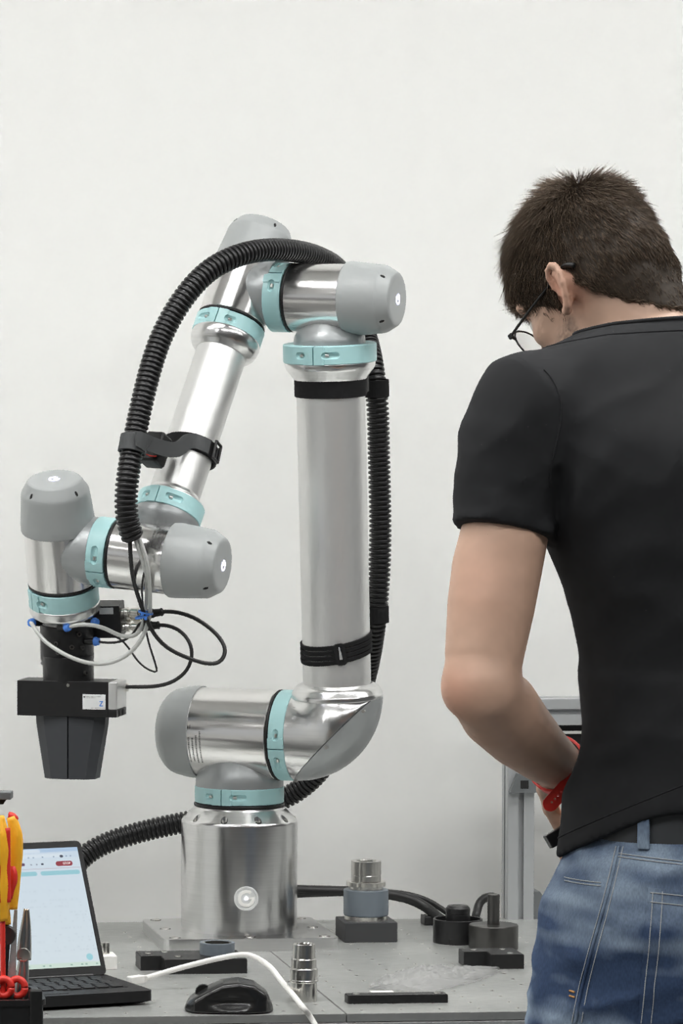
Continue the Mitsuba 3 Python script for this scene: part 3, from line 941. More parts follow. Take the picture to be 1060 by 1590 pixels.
def relax(mesh, iterations):
    """Evens out the little steps of a mesh without shrinking it."""
    from scipy.sparse import coo_matrix
    e = mesh.edges_unique
    n = len(mesh.vertices)
    A = coo_matrix((np.ones(2 * len(e)), (np.r_[e[:, 0], e[:, 1]], np.r_[e[:, 1], e[:, 0]])), (n, n)).tocsr()
    deg = np.asarray(A.sum(1)).ravel()
    v = np.array(mesh.vertices)
    for i in range(iterations):
        for lam in (.5, -.52):
            d = A @ v / np.maximum(deg, 1)[:, None] - v
            d[deg == 0] = 0
            v = v + lam * d
    mesh.vertices = v
    return mesh


def smin(a, b, k):
    h = np.clip(.5 + .5 * (b - a) / k, 0, 1)
    return b + (a - b) * h - k * h * (1 - h)


def smax(a, b, k):
    return -smin(-a, -b, k)


def cone(p, a, b, ra, rb_):
    """A limb from a to b whose radius runs from ra to rb_."""
    a, b = np.asarray(a, float), np.asarray(b, float)
    ab = b - a
    t = np.clip((p - a) @ ab / (ab @ ab), 0, 1)
    return np.linalg.norm(p - a - t[:, None] * ab, axis=1) - (ra + (rb_ - ra) * t)


def ell(p, c, r, rot=None):
    q = p - np.asarray(c)
    if rot is not None:
        q = q @ rot
    r = np.asarray(r, float)
    k0 = np.linalg.norm(q / r, axis=1)
    k1 = np.linalg.norm(q / (r * r), axis=1)
    return k0 * (k0 - 1) / np.maximum(k1, 1e-9)


# ------------------------------------------------------------------ things on the table
def on(x, y, z=TABLE):
    return PZ(x, y, z)


X_, Y_ = np.array([1.0, 0, 0]), np.array([0, 1.0, 0])


def px(y, n=1.0):
    """Metres that n pixels of the frame span at the table point of row y."""
    return n * depth(PZ(500, y)) / FPX


def screw_on(parent, p, r=.0042):
    part(parent, "screw", place(lathe([(0, -.0005), (r * .5, -.0005), (r * .5, .0006), (r * .95, .0006), (r, .0001)], 18), p), "steel")
    part(parent, "recess", place(lathe([(r, .0003), (r * 1.35, .0002)], 18, closed=False), p), "dark_hole", False)


# black L-shaped stop blocks
def stop_block(label, tab, main, hgt, tabw, mainw, tabd, maind, screws):
    t = thing("stop_block", label, "block")
    o = main
    poly = Polygon([(0, 0), (mainw, 0), (mainw, maind), (-tabw, maind), (-tabw, maind - tabd), (0, maind - tabd)])
    part(t, "body", place(plate(poly, hgt, .0007), o), "black_anodised", False)
    for x, y in screws:
        screw_on(t, o + [x, y, hgt])
    return t, o


s1 = px(1513)
t1, o1 = stop_block("long black L-shaped stop block under the grey ring, in front of the robot plate", None, on(256, 1513), .0195, 32 * s1, 129 * s1, .050, .088, [(-.014, .062), (.022, .030), (.010, .074)])
part(t1, "joint_line", place(block(-.0003, .0003, -.0003, 0, .0003, .019), o1 + [65 * s1, 0, 0]), "dark_hole", False)
s2 = px(1505)
stop_block("small black L-shaped stop block in front of the two black round parts", None, on(763, 1505), .0195, 36 * s2, 51 * s2, .034, .066, [(-.014, .050), (.026, .052), (.028, .014)])
# grey ring on the long block
rp = on(343, 1487, TABLE + .0195) + [0, .034, 0]
t = thing("grey_ring", "grey plastic ring with a steel inner race lying on the long black stop block", "ring")
part(t, "sleeve", place(lathe(round_prof([(.0195, 0), (.0236, 0), (.0236, .0165), (.0195, .0165), (.0195, 0)], .0008, 3), 64, closed=False), rp), "grey_pvc")
part(t, "race", place(lathe([(.0165, .0002), (.0196, .0002), (.0196, .0158), (.0165, .0158), (.0165, .0002)], 64, closed=False), rp), "steel")
# stepped steel bushing
o = on(475, 1557)
q = px(1550)
prof = [(12 * q, 0), (20 * q, 0), (20.4 * q, .5 * q), (20.4 * q, 29 * q), (21.5 * q, 30 * q), (22.3 * q, 31 * q), (22.3 * q, 33 * q), (21.3 * q, 34 * q), (21.3 * q, 50 * q), (20.5 * q, 51 * q), (19.3 * q, 52 * q), (19.3 * q, 65 * q), (17.6 * q, 66 * q), (17.2 * q, 67 * q), (17.2 * q, 88 * q), (16.6 * q, 89 * q), (13.5 * q, 89 * q), (12.5 * q, 87 * q), (12 * q, 40 * q), (12 * q, 0)]
single("stepped_bushing", "stepped shiny steel bushing standing at the seam of the table plates beside the white cable", "bushing", place(lathe(prof, 72, closed=False), o + [0, 20 * q, 0]), "steel", 20)
# turned parts on a black block
q = px(1464)
fr = on(535, 1464)
t = thing("fixture_block", "dark grey square block under the stack of grey and steel turned parts", "block")
part(t, "body", place(rbox(83 * q, .072, 31 * q, .001), fr + [41.5 * q, .036, 0]), "dark_block", 20)
scene["dark_block"] = prin((0.035, 0.036, 0.038), 0.55)
o = fr + np.array([41 * q, .037, 31 * q])
lab = "stack of a grey plastic sleeve between steel rings on the dark square block"
t = thing("sleeve_stack", lab, "turned part")
part(t, "foot_ring", place(lathe([(20 * q, 0), (33.6 * q, 0), (33.6 * q, 6.5 * q), (20 * q, 6.5 * q), (20 * q, 0)], 72, closed=False), o), "nickel", 20)
part(t, "sleeve", place(lathe(round_prof([(20 * q, 6.5 * q), (34 * q, 6.5 * q), (35 * q, 9 * q), (35 * q, 46.5 * q), (34.2 * q, 47.5 * q), (20 * q, 47.5 * q)], .0006, 2), 72), o), "grey_pvc", 20, label="slate grey plastic sleeve")
part(t, "collar_ring", place(lathe([(10 * q, 47.5 * q), (25 * q, 47.5 * q), (25 * q, 52 * q), (30 * q, 52.3 * q), (30.5 * q, 53 * q), (30.5 * q, 59.5 * q), (30 * q, 60 * q), (10 * q, 60 * q)], 72), o), "nickel", 20)
part(t, "bushing", place(lathe([(12 * q, 60 * q), (23.3 * q, 60 * q), (23.3 * q, 69.5 * q), (22.9 * q, 70 * q), (22.9 * q, 70.6 * q), (23.3 * q, 71 * q), (23.3 * q, 91.5 * q), (22.6 * q, 92.2 * q), (16 * q, 92.2 * q), (15 * q, 90 * q), (15 * q, 62 * q), (0, 62 * q)], 72, closed=False), o), "steel", 20, label="steel bushing with an open bore")
# black bar
q = px(1558)
o = on(540, 1559)
t = thing("clamp_bar", "narrow flat black bar with a screw at each end near the table's front edge", "bar")
part(t, "body", place(plate(sbox(0, 0, 158 * q, .026).buffer(-.003).buffer(.003), .0105, .001), o), "black_anodised", False)
for x in (16 * q, 144 * q):
    screw_on(t, o + [x, .013, .0105], .0048)
# round black cup and disc
q = px(1462)
o = on(718.5, 1468) + [0, 38 * q, 0]
t = thing("black_cup", "black round cup with a plug in its middle, left of the disc with the pin", "turned part")
part(t, "cup", place(lathe(round_prof([(0, 0), (38.3 * q, 0), (38.3 * q, 37 * q), (35 * q, 37 * q), (34 * q, 10 * q), (0, 10 * q)], .0006, 2), 72), o), "black_plastic", 20)
part(t, "plug", place(lathe([(18.8 * q, 10 * q), (18.8 * q, 44 * q), (18.2 * q, 44.5 * q), (18.8 * q, 45 * q), (18.8 * q, 53 * q), (15.5 * q, 57 * q), (0, 57.5 * q)], 60), o), "black_anodised", 20)
part(t, "notch", place(rbox(4 * q, .002, 8 * q, .0003), o + [-18 * q, -34.0 * q, 1 * q]), "dark_hole")
q = px(1474)
o = on(774, 1478) + [0, 38 * q, 0]
t = thing("pinned_disc", "dark steel disc with an upright pin, behind the small stop block", "turned part")
part(t, "disc", place(lathe(round_prof([(0, 0), (38.3 * q, 0), (38.3 * q, 37 * q), (37.3 * q, 38 * q), (0, 38 * q)], .0006, 2), 72), o), "burnished_steel", 20)
part(t, "pin", place(lathe(round_prof([(9.4 * q, 37.5 * q), (9.4 * q, 84 * q), (8.6 * q, 85 * q), (0, 85 * q)], .0004, 2), 36), o), "burnished_steel", 20)
# small block by the back edge
o = on(670, 1437)
t = thing("small_block", "small black block with a screw at the back of the table beneath the black cables", "block")
part(t, "body", place(rbox(.021, .030, .013, .0012), o + [0, .015, 0]), "black_anodised", 20)
screw_on(t, o + [-.002, .015, .013], .004)


def tline(name, pts, r, mat, label, catg, n=12, z=None):
    return single(name, label, catg, tube(curve(pts, .004), r, n), mat, True)


def B(x, y, dy=0.0):
    """A point just above the table's back part: the given frame point at a fixed distance from the wall."""
    k = cf + (x - PPX) / FPX * cr - (y - 795) / FPX * cu
    return CAM + k * ((YB - .055 + dy - CAM[1]) / k[1])


tline("power_cable", [B(440, 1381), B(500, 1383), B(560, 1385), B(615, 1391), B(645, 1400), B(668, 1414, -.01), B(690, 1430, -.03), PZ(705, 1441) + [0, .03, .009]], .0075, "black_cable", "thick black cable from behind the pedestal to the black cup", "cable")
tline("power_cable", [B(440, 1391, .01), B(500, 1388, .01), B(560, 1386, .012), B(612, 1386, .016), B(645, 1392, .018), B(672, 1403, .018), B(695, 1418, .014), B(715, 1428, .006)], .0042, "black_cable", "thinner black cable bowed behind the thick one", "cable")
tline("power_cable", [B(772, 1396, .0), B(757, 1393), B(746, 1400), B(741, 1412, -.005), B(738, 1424, -.015), PZ(737, 1434) + [0, 0, .006]], .0062, "black_cable", "short black cable arching over between cup and pinned disc", "cable")

# ------------------------------------------------------------------ aluminium stand at the back
pf = thing("profile_stand", "stand of grooved aluminium profiles with a dark panel behind the man", "stand")


def profile(L, w=.040):
    c_ = sbox(-w / 2, -w / 2, w / 2, w / 2).buffer(-.002).buffer(.002, quad_segs=3)
    for k in range(4):
        s_ = Polygon([(-.0040, w / 2 + .001), (.0040, w / 2 + .001), (.0040, w / 2 - .002), (.0085, w / 2 - .005), (.0085, w / 2 - .009), (-.0085, w / 2 - .009), (-.0085, w / 2 - .005), (-.0040, w / 2 - .002)])
        from shapely import affinity
        c_ = c_.difference(affinity.rotate(s_, 90 * k, origin=(0, 0)))
    return extrude(c_, L)


ps = on(808, 1428)
pd_ = depth(ps)
pz1 = P(808, 1126, pd_)[2]
ps = np.array([ps[0], ps[1] + .02, TABLE])
part(pf, "upright", place(profile(pz1 - TABLE), ps), "profile_aluminium", 20)
beamL = .62
part(pf, "upright", place(profile(pz1 - TABLE), ps + [beamL, 0, 0]), "profile_aluminium", 20)
part(pf, "beam", place(profile(beamL + .04), ps + [-.02, 0, pz1 - TABLE + .02 - .000], np.stack([Y_, [0, 0, 1.0], X_], 1)), "profile_aluminium", 20)
z0p = P(880, 1215, pd_)[2]
panel = part(pf, "panel", block(ps[0] + .022, ps[0] + beamL - .022, ps[1] - .004, ps[1] + .004, z0p, pz1 - .001), "black_plastic", False, label="dark panel hung below the beam")
wx0, wz1 = P(872, 1136, pd_)[0], P(872, 1136, pd_)[2]
for a in ((wx0, ps[0] + beamL - .06, wz1 - .004, wz1), (wx0, wx0 + .004, z0p + .02, wz1 - .004), (ps[0] + beamL - .064, ps[0] + beamL - .06, z0p + .02, wz1 - .004), (wx0, ps[0] + beamL - .06, z0p + .016, z0p + .02)):
    part(panel, "frame_strip", block(a[0], a[1], ps[1] - .009, ps[1] - .004, a[2], a[3]), "white_plastic", False)


def gusset(parent, o, sx, sz, w=.036, name="bracket"):
    g = Polygon([(0, 0), (sx, 0), (sx, .3 * sz), (.35 * sx, sz), (0, sz)])
    return part(parent, name, place(extrude(g, w, -w / 2), o, np.stack([X_, [0, 0, 1.0], -Y_], 1)), "profile_aluminium", 15)


q = pd_ / FPX
scene["cast_aluminium"] = prin((0.16, 0.17, 0.175), 0.5, 0.4)
k = gusset(pf, ps + [.0201, 0, 0], 28 * q, 43 * q)
scene[k]["bsdf"] = {"type": "ref", "id": "cast_aluminium"}
zb = P(810, 1229, pd_)[2]
gp = Polygon([(-.0195, 0), (.0225, 0), (.0225, .010), (.012, .028), (-.008, .028)])
k = part(pf, "bracket", place(extrude(gp, .012), [ps[0], ps[1] - .0202, zb], np.stack([X_, [0, 0, 1.0], -Y_], 1)), "cast_aluminium", 15)
part(k, "recess", place(rbox(.012, .0006, .012, .0002), [ps[0] + .002, ps[1] - .0324, zb + .006]), "dark_hole", False)

# ------------------------------------------------------------------ laptop
p1, p2 = PZ(166, 1513, TABLE + .019), PZ(238, 1543, TABLE + .014)
bdir = nrm((p2 - p1) * [1, 1, 0])
wdir = np.array([bdir[1], -bdir[0], 0])      # along the hinge
if wdir[0] < 0:
    wdir = -wdir
BLEN = float(np.linalg.norm((p2 - p1) * [1, 1, 0]))
lp = thing("laptop", "open black laptop with a lit white screen at the left end of the table", "laptop")
hz = TABLE + .019
hr = p1.copy()                               # right end of the hinge
LW = .325
L3 = np.stack([wdir, -bdir, [0, 0, 1.0]], 1)  # x along hinge, y to the back, z up
base_poly = sbox(-LW, -BLEN, 0, .012).buffer(-.008).buffer(.008, quad_segs=4)
wedge = m3.Manifold.hull(mf(place(extrude(base_poly, .0135), (0, 0, .0035))) + mf(place(extrude(base_poly.buffer(-.012), .002), (0, 0, 0))))
lo_ = hr * [1, 1, 0] + [0, 0, TABLE + .0015]
part(lp, "base", place(tm(wedge), lo_, L3), "laptop_black", 25)
scene["laptop_black"] = prin((0.012, 0.012, 0.0125), 0.5, specular=.25)
scene["key_black"] = prin((0.010, 0.010, 0.011), 0.5, specular=.4)
kz = TABLE + .0015 + .017
part(lp, "keyboard_well", place(block(-LW + .018, -.018, -.108, -.012, 0, .0004), hr * [1, 1, 0] + [0, 0, kz], L3), "dark_hole", False)
kk = rbox(.0150, .0140, .0022, .0006, 1)
for r_ in range(6):
    for c_ in range(15):
        x = -.026 - c_ * .0192 - (.004 * r_ % .007)
        if x > -LW + .03:
            part(lp, "key", place(kk, hr * [1, 1, 0] + L3 @ np.array([x, -.021 - r_ * .0158, 0]) + [0, 0, kz], L3), "key_black", False)
part(lp, "touchpad", place(rbox(.105, .060, .0005, .0002, 1), hr * [1, 1, 0] + L3 @ np.array([-LW / 2, -BLEN + .045, 0]) + [0, 0, kz], L3), "key_black", False)
for x in (-LW + .03, -.03):
    for y in (-.01, -BLEN + .03):
        part(lp, "foot", place(cyl(.006, .0018, 16), lo_ + L3 @ np.array([x, y, 0]) - [0, 0, .0015]), "black_rubber")
# lid: leaning back so that its upper right corner stands where the photograph shows it
best = None
for be in np.radians(np.arange(2, 40, .5)):
    for L_ in np.arange(.15, .26, .002):
        q_ = hr + L_ * (math.cos(be) * np.array([0, 0, 1.0]) - math.sin(be) * bdir)
        v_ = q_ - CAM
        x_, y_ = PPX + FPX * (v_ @ cr) / (v_ @ cf), 795 - FPX * (v_ @ cu) / (v_ @ cf)
        e_ = (x_ - 125) ** 2 + (y_ - 1305) ** 2
        if best is None or e_ < best[0]:
            best = (e_, be, L_)
print("laptop", BLEN, best, math.degrees(best[1]))
be, LH = best[1], best[2]
ldir = math.cos(be) * np.array([0, 0, 1.0]) - math.sin(be) * bdir
lnor = math.cos(be) * bdir + math.sin(be) * np.array([0, 0, 1.0])
D3 = np.stack([wdir, ldir, lnor], 1)
if np.linalg.det(D3) < 0:
    D3[:, 2] *= 1
lid_poly = sbox(-LW, 0, 0, LH).buffer(-.007).buffer(.007, quad_segs=4)
lid = part(lp, "lid", place(extrude(lid_poly, .006, -.006), hr + lnor * .0, D3), "laptop_black", 25)
part(lp, "hinge", place(place(cyl(.005, LW - .04, 16), (0, 0, 0), frame(wdir)), hr - wdir * (LW - .02) - lnor * .003), "black_plastic")
bz = (.0125, .0065, .011)
x0, x1, y0, y1 = -LW + bz[1], -bz[1], bz[0], LH - bz[2] + .002
SW, SH = x1 - x0, y1 - y0


def screen_fn(p, n, uv):
    u, v = uv.x * SW * 1000, (1 - uv.y) * SH * 1000      # millimetres from the upper left corner of the display
    ru = SW * 1000 - u                                    # from the right edge
    def rbx(cx, cy, hx, hy, r):
        dx, dy = dr.maximum(dr.abs(ru - cx) - hx + r, 0), dr.maximum(dr.abs(v - cy) - hy + r, 0)
        return dr.select(dx * dx + dy * dy < r * r, 1.0, 0.0)
    c = mix((.66, .77, .86), (.70, .80, .86), smoothstep(0, 160, v))
    c = mix(c, (.62, .74, .86), dr.select(v < 14, 1.0, 0.0))
    c = mix(c, (.44, .60, .80), dr.select((v < 5.5), 1.0, 0.0))
    c = mix(c, (.70, .80, .90), rbx(78, 3.4, 24, 2.4, 1.5))
    c = mix(c, (.72, .82, .90), rbx(70, 10.5, 48, 2.7, 2.6))
    c = mix(c, (.52, .42, .48), dr.select(dr.abs(v - 28.5) < .3, 1.0, 0.0))
    c = mix(c, (.32, .62, .70), rbx(31, 35, 28, 3.0, 3.0))
    c = mix(c, (.32, .62, .70), rbx(77, 35, 13, 3.0, 3.0))
    c = mix(c, (.42, .65, .74), rbx(112, 35, 16, 3.0, 3.0))
    c = mix(c, (.30, .03, .05), rbx(23, 22.3, 12, 3.4, 3.4))
    c = mix(c, (.12, .05, .12), rbx(83, 21.5, 4, 2.0, 1.5))
    c = mix(c, (.05, .06, .10), rbx(25, 12, 2.4, 1.9, 1.8))
    c = mix(c, (.05, .06, .10), rbx(54, 22, 1.7, 1.2, .6))
    for cx in (62.0, 70.0):
        c = mix(c, (.25, .28, .35), rbx(cx, 22.2, .9, 1.1, .8))
    for cx, cy in ((12.0, 12.0), (18.0, 12.0), (36.0, 12.2), (52.0, 12.2), (65.0, 12.4), (72.0, 12.4), (82.0, 12.0)):
        c = mix(c, (.28, .36, .48), rbx(cx, cy, 1.0, .9, .7))
    # lines of tiny grey writing
    row, col = dr.floor(v / 4.4), dr.floor(u / 2.0)
    on_ = dr.select((mikit.cell_rand(row, col, 5) > .80) & (mikit.cell_rand(row, 3, 1) > .55) & (v > 42) & (v < SH * 1000 - 16) & (dr.abs(v / 4.4 - row - .5) < .13) & (dr.abs(u / 2.0 - col - .5) < .32), 1.0, 0.0)
    c = mix(c, (.48, .55, .62), on_ * .8)
    c = mix(c, (.35, .68, .76), rbx(13, SH * 1000 - 13, 4.6, 4.6, 4.5))
    c = mix(c, (.66, .80, .72), dr.select(v > SH * 1000 - 6.5, 1.0, 0.0))
    c = mix(c, (.25, .42, .36), dr.select((v > SH * 1000 - 4.4) & (v < SH * 1000 - 2.4) & (mikit.cell_rand(dr.floor(u / 3.0), 2, 9) > .7), .8, 0.0))
    return c * .86


scrv = [hr + D3 @ np.array([x, y, .0004]) for x, y in ((x0, y0), (x1, y0), (x1, y1), (x0, y1))]
scr = trimesh.Trimesh(scrv, [[0, 1, 2], [0, 2, 3]], process=False)
if scr.face_normals[0] @ lnor < 0:
    scr = trimesh.Trimesh(scrv, [[0, 2, 1], [0, 3, 2]], process=False)
k = part(lid, "display", scr, "dark_hole", False, uv=np.array([[0, 0], [1, 0], [1, 1], [0, 1]], float), label="lit pale screen with a browser window")
SCREEN = k
scene[k]["emitter"] = {"type": "area", "radiance": mikit.proc(screen_fn)}
b1 = meshkit.text_mesh("STOP", .0030, .0001, bold=True)
b1.apply_translation([-b1.bounds[1][0], 0, 0])
k2 = part(lid, "button_text", place(b1, hr + D3 @ np.array([x1 - .0140, y1 - .0238, .0005]), D3), "white_plastic", False)

# white cable with its plug at the laptop's side
def on3(x, y, z):
    return PZ(x, y, TABLE + z)


wc = thing("network_cable", "white cable plugged into the laptop, arching past the mouse and over the table edge", "cable")
pts = [on3(226, 1519, .016), on3(262, 1508, .024), on3(310, 1495, .034), on3(355, 1485, .041), on3(385, 1483, .042), on3(408, 1493, .036), on3(432, 1517, .024), on3(455, 1545, .012), on3(476, 1571, .005)]
last = pts[-1]
edge = np.array([PZ(488, 1585)[0] - .001, YF - .007, TABLE + .0035])
pts += [edge, edge + [.012, -.012, -.022], edge + [.022, -.014, -.075], edge + [.030, -.010, -.2]]
part(wc, "cord", tube(curve(pts, .004), .0037, 14), "white_plastic", True)
po = on3(200, 1523, .015)
e_ = pts[0]
fz = frame(e_ - po, (0, 0, 1))
Lp = np.linalg.norm(e_ - po)
part(wc, "plug", place(rbox(.0105, .012, Lp * .78, .0015), po, fz), "white_plastic", 30)
for k in range(4):
    part(wc, "strain_ring", place(rbox(.0098 - .0006 * k, .0108 - .0008 * k, .0016, .0006), po + fz[:, 2] * Lp * (.70 + .075 * k), fz), "white_plastic", 30)
# white block and standoff behind the laptop
o = on(178, 1506)
t = thing("white_block", "white block with a steel standoff half hidden behind the laptop", "block")
part(t, "body", place(rbox(.050, .045, .0185, .001), o + [-.0215, .0225, 0]), "white_plastic", 20)
part(t, "standoff", place(lathe([(.0062, 0), (.0062, .009), (.005, .0095), (.005, .010), (.0066, .010), (.0066, .015), (.004, .0155), (0, .012)], 24), on(166, 1484, TABLE + .0185) * [1, 0, 1] + [0, o[1] + .026, 0]), "steel", 20)

# ------------------------------------------------------------------ mouse
mo = on(362, 1576)
mq = px(1570)
mx, my = nrm([1, -.10, 0]), nrm([.10, 1, 0])
M3 = np.stack([mx, my, [0, 0, 1.0]], 1)


def mouse_fn(p):
    q = (p - mo - [0, .034, 0]) @ M3
    L = 69 * mq
    x, y, z = q[:, 0], q[:, 1], q[:, 2]
    # long profile: low nose on the left, hump right of the middle
    u = np.clip((x + L) / (2 * L), 0, 1)
    hgt = np.interp(u, [0, .10, .25, .42, .60, .78, .92, 1.0], np.array([14, 25, 38, 49, 52, 47, 32, 12]) * mq)
    wid = np.interp(u, [0, .1, .3, .5, .7, .9, 1], np.array([.012, .026, .031, .032, .033, .026, .010]))
    d = np.maximum(np.abs(x) - L + .004, np.maximum(np.abs(y) - wid + .004, 0) * 1.0)
    r = .0095
    a = np.stack([np.maximum(np.abs(x) - L + r, 0), np.maximum(np.abs(y) - wid + r, 0), np.maximum(z - hgt + r, 0)], 1)
    body = np.linalg.norm(a, axis=1) - r + np.minimum(np.maximum.reduce([np.abs(x) - L + r, np.abs(y) - wid + r, z - hgt + r]), 0)
    arch = body + .25 * (y / .03) ** 2 * .02 * np.clip(z / .03, 0, 1)
    dent = ell(p, mo + M3 @ np.array([-4 * mq, -.004, 20 * mq]), (44 * mq, .014, 13 * mq), M3)
    arch = smax(arch, -dent, .006)
    return np.maximum(arch, .0012 - z)


ms = thing("computer_mouse", "black sculpted computer mouse with a glossy thumb rest in front of the robot foot", "mouse")
mm = nets(mouse_fn, mo + [-.075, -.015, -.002], mo + [.075, .09, .06], .0014)
relax(mm, 8)
part(ms, "shell", mm, "mouse_black", True)
scene["mouse_black"] = prin((0.014, 0.014, 0.014), 0.22)
part(ms, "wheel", place(tube(np.array([M3 @ np.array([0, -.004, 0]), M3 @ np.array([0, .004, 0])]), .010, 24), mo + [0, .034, 0] + M3 @ np.array([-40 * mq, 0, 29 * mq])), "black_rubber", 30)
part(ms, "button_seam", place(block(-.0195, -.0190, -.028, .028, 0, .001), mo + [0, .034, 0] + M3 @ np.array([0, 0, 51.5 * mq]), M3), "dark_hole", False) if False else None
part(ms, "glide", place(rbox(.085, .036, .0014, .0006), mo + [0, .034, 0], M3), "dark_hole", False)

# ------------------------------------------------------------------ plastic bag and paper
scene["clear_film"] = {"type": "blendbsdf", "weight": {"type": "rgb", "value": 0.12}, "a": {"type": "thindielectric", "int_ior": 1.45}, "b": {"type": "twosided", "bsdf": {"type": "principled", "base_color": rgb(.8, .8, .8), "roughness": .25}}}
bag0, bag1 = on(652, 1543), on(772, 1509)
bx = nrm((bag1 - bag0) * [1, 1, 0])
by = np.array([-bx[1], bx[0], 0])
if by[1] < 0:
    by = -by
bl = float(np.linalg.norm((bag1 - bag0) * [1, 1, 0]))
nx, ny = 60, 36


def bag_sheet(top):
    uu, ww = np.meshgrid(np.linspace(0, 1, nx), np.linspace(-1, 1, ny), indexing="ij")
    half_w = np.interp(uu, [0, .1, .5, .75, 1], [.040, .046, .044, .028, .004])
    mid = np.interp(uu, [0, .5, 1], [.036, .026, .0])
    env = np.clip(1 - ww ** 2, 0, 1) ** .6 * np.interp(uu, [0, .12, .4, .7, 1], [.35, .9, 1, .6, .15])
    pts_ = bag0 + uu[..., None] * bl * bx + (mid + ww * half_w)[..., None] * by
    s3 = np.stack([uu * 9, ww * 5 + uu * 3, np.full_like(uu, 3.0 + top)], -1)
    n_ = np.abs(meshkit.fbm(s3, 3, 3 + top) - .5) * 2
    n2_ = np.abs(meshkit.noise(s3 * [1.6, 1.1, 1], 9) - .5) * 2
    z = (.004 + .020 * env * (.25 + .9 * (1 - n_) * (1 - .5 * n2_))) if top else (.0008 + .0022 * n_)
    pts_[..., 2] = TABLE + z
    v = pts_.reshape(-1, 3)
    i, j = np.meshgrid(np.arange(nx - 1), np.arange(ny - 1), indexing="ij")
    a = (i * ny + j).ravel()
    f = np.vstack([np.stack([a, a + ny, a + ny + 1], 1), np.stack([a, a + ny + 1, a + 1], 1)])
    return trimesh.Trimesh(v, f, process=False)


bg = thing("plastic_bag", "crumpled clear plastic bag lying behind the flat black bar", "bag")
part(bg, "film", bag_sheet(1), "clear_film", 50)
part(bg, "film", bag_sheet(0), "clear_film", 50)
o = on(594, 1541)
single("paper_slip", "small white slip sticking out from under the plastic bag", "paper", place(rbox(.030, .014, .0006, .0002, 1), o + [0, .006, 0]), "white_plastic", False)
# ------------------------------------------------------------------ the man
MD = 4.8
rm = math.atan((1000 - PPX) / FPX) + YAW
MF = np.array([math.sin(rm), math.cos(rm), 0])          # away from the viewer, at the man
MR = np.array([math.cos(rm), -math.sin(rm), 0])
psi = math.radians(30)
BF = -math.sin(psi) * MR + math.cos(psi) * MF            # the way his body faces
BL = -math.cos(psi) * MR - math.sin(psi) * MF            # his left
BODY = np.stack([BL, BF, U_], 1)


def Zm(y):
    return float(P(1000, y, MD)[2])


def loft_fn(rows):
    """Distance to a trunk given by rows of (z, centre, half width, half depth)."""
    rows = sorted(rows, key=lambda r: r[0])
    zs = np.array([r[0] for r in rows])
    cs, aa, bb = np.array([r[1] for r in rows]), np.array([r[2] for r in rows]), np.array([r[3] for r in rows])
    sp = [CubicSpline(zs, cs[:, 0]), CubicSpline(zs, cs[:, 1]), CubicSpline(zs, aa), CubicSpline(zs, bb)]

    def fn(p):
        z = np.clip(p[:, 2], zs[0], zs[-1])
        c = np.stack([sp[0](z), sp[1](z)], 1)
        a, b = sp[2](z), sp[3](z)
        q = p[:, :2] - c
        x, y = q @ BL[:2], q @ BF[:2]
        e = 2.25
        k0 = (np.abs(x / a) ** e + np.abs(y / b) ** e) ** (1 / e)
        gx, gy = np.abs(x / a) ** (e - 1) / a, np.abs(y / b) ** (e - 1) / b
        k1 = np.hypot(gx, gy) / np.maximum(k0, 1e-6) ** (e - 1)
        d = (k0 - 1) / np.maximum(k1, 1 / np.maximum(a, b) * .9)
        out = np.maximum(zs[0] - p[:, 2], p[:, 2] - zs[-1])
        return np.maximum(d, out)
    return fn


def row(y, cx, a, b, d=MD):
    return (Zm(y), P(cx, y, d)[:2], a, b)


trunk = loft_fn([row(1480, 1100, .155, .112), row(1380, 1106, .160, .116), row(1280, 1114, .154, .112), row(1180, 1122, .150, .109), row(1060, 1124, .152, .110), row(950, 1120, .160, .117),
                 row(850, 1106, .180, .129), row(760, 1096, .192, .134), row(680, 1088, .190, .128), row(620, 1078, .165, .110, 4.81), row(560, 1060, .105, .080, 4.82), row(505, 1040, .06, .055, 4.83)])
SHL = P(824, 655, 4.745)
ELB = P(745, 1074, 4.70)
WR = P(868, 1190, 4.93)
HC = P(930, 453, 4.865)
NB = P(1015, 560, 4.83)
SHR = P(1283, 640, 4.965)
ELR = P(1318, 1070, 5.03)
WRR = P(1010, 1215, 5.10)


def polyline(pts):
    """A limb through (point, radius) knots."""
    def fn(p, k=.012):
        d = None
        for (a, ra), (b, rb_) in zip(pts[:-1], pts[1:]):
            e = cone(p, a, b, ra, rb_)
            d = e if d is None else np.minimum(d, e)
        return d
    return fn


def lerp(a, b, t):
    return np.asarray(a) * (1 - t) + np.asarray(b) * t


s_ = MD / FPX
arm_up = polyline([(SHL, .052), (P(784, 825, 4.735), .0475), (P(771, 883, 4.73), .049), (P(762, 941, 4.72), .0475), (P(752, 1013, 4.71), .043), (P(748, 1062, 4.70), .0375)])
arm_lo = polyline([(P(749, 1072, 4.70), .0390), (P(775, 1102, 4.75), .0445), (P(806, 1137, 4.81), .0400), (P(840, 1168, 4.87), .0335), (WR, .0285)])
arm_r = polyline([(SHR, .052), (lerp(SHR, ELR, .5), .048), (ELR, .040), (lerp(ELR, WRR, .25), .043), (lerp(ELR, WRR, .7), .035), (WRR, .028)])

# head frame: x forward, y to his left, z up; bowed
yaw_h, pit = math.radians(38), math.radians(37)
HS = 0.90
hx0 = -math.cos(yaw_h) * MR + math.sin(yaw_h) * MF
hy = -math.sin(yaw_h) * MR - math.cos(yaw_h) * MF
hx = math.cos(pit) * hx0 - math.sin(pit) * U_
hz_ = math.sin(pit) * hx0 + math.cos(pit) * U_
roll = math.radians(3)
H3 = np.stack([hx, hy, hz_], 1)


def hl(*q):
    return HC + H3 @ np.asarray(q, float) * HS


EAR = np.array([-.006, .0765, -.002])


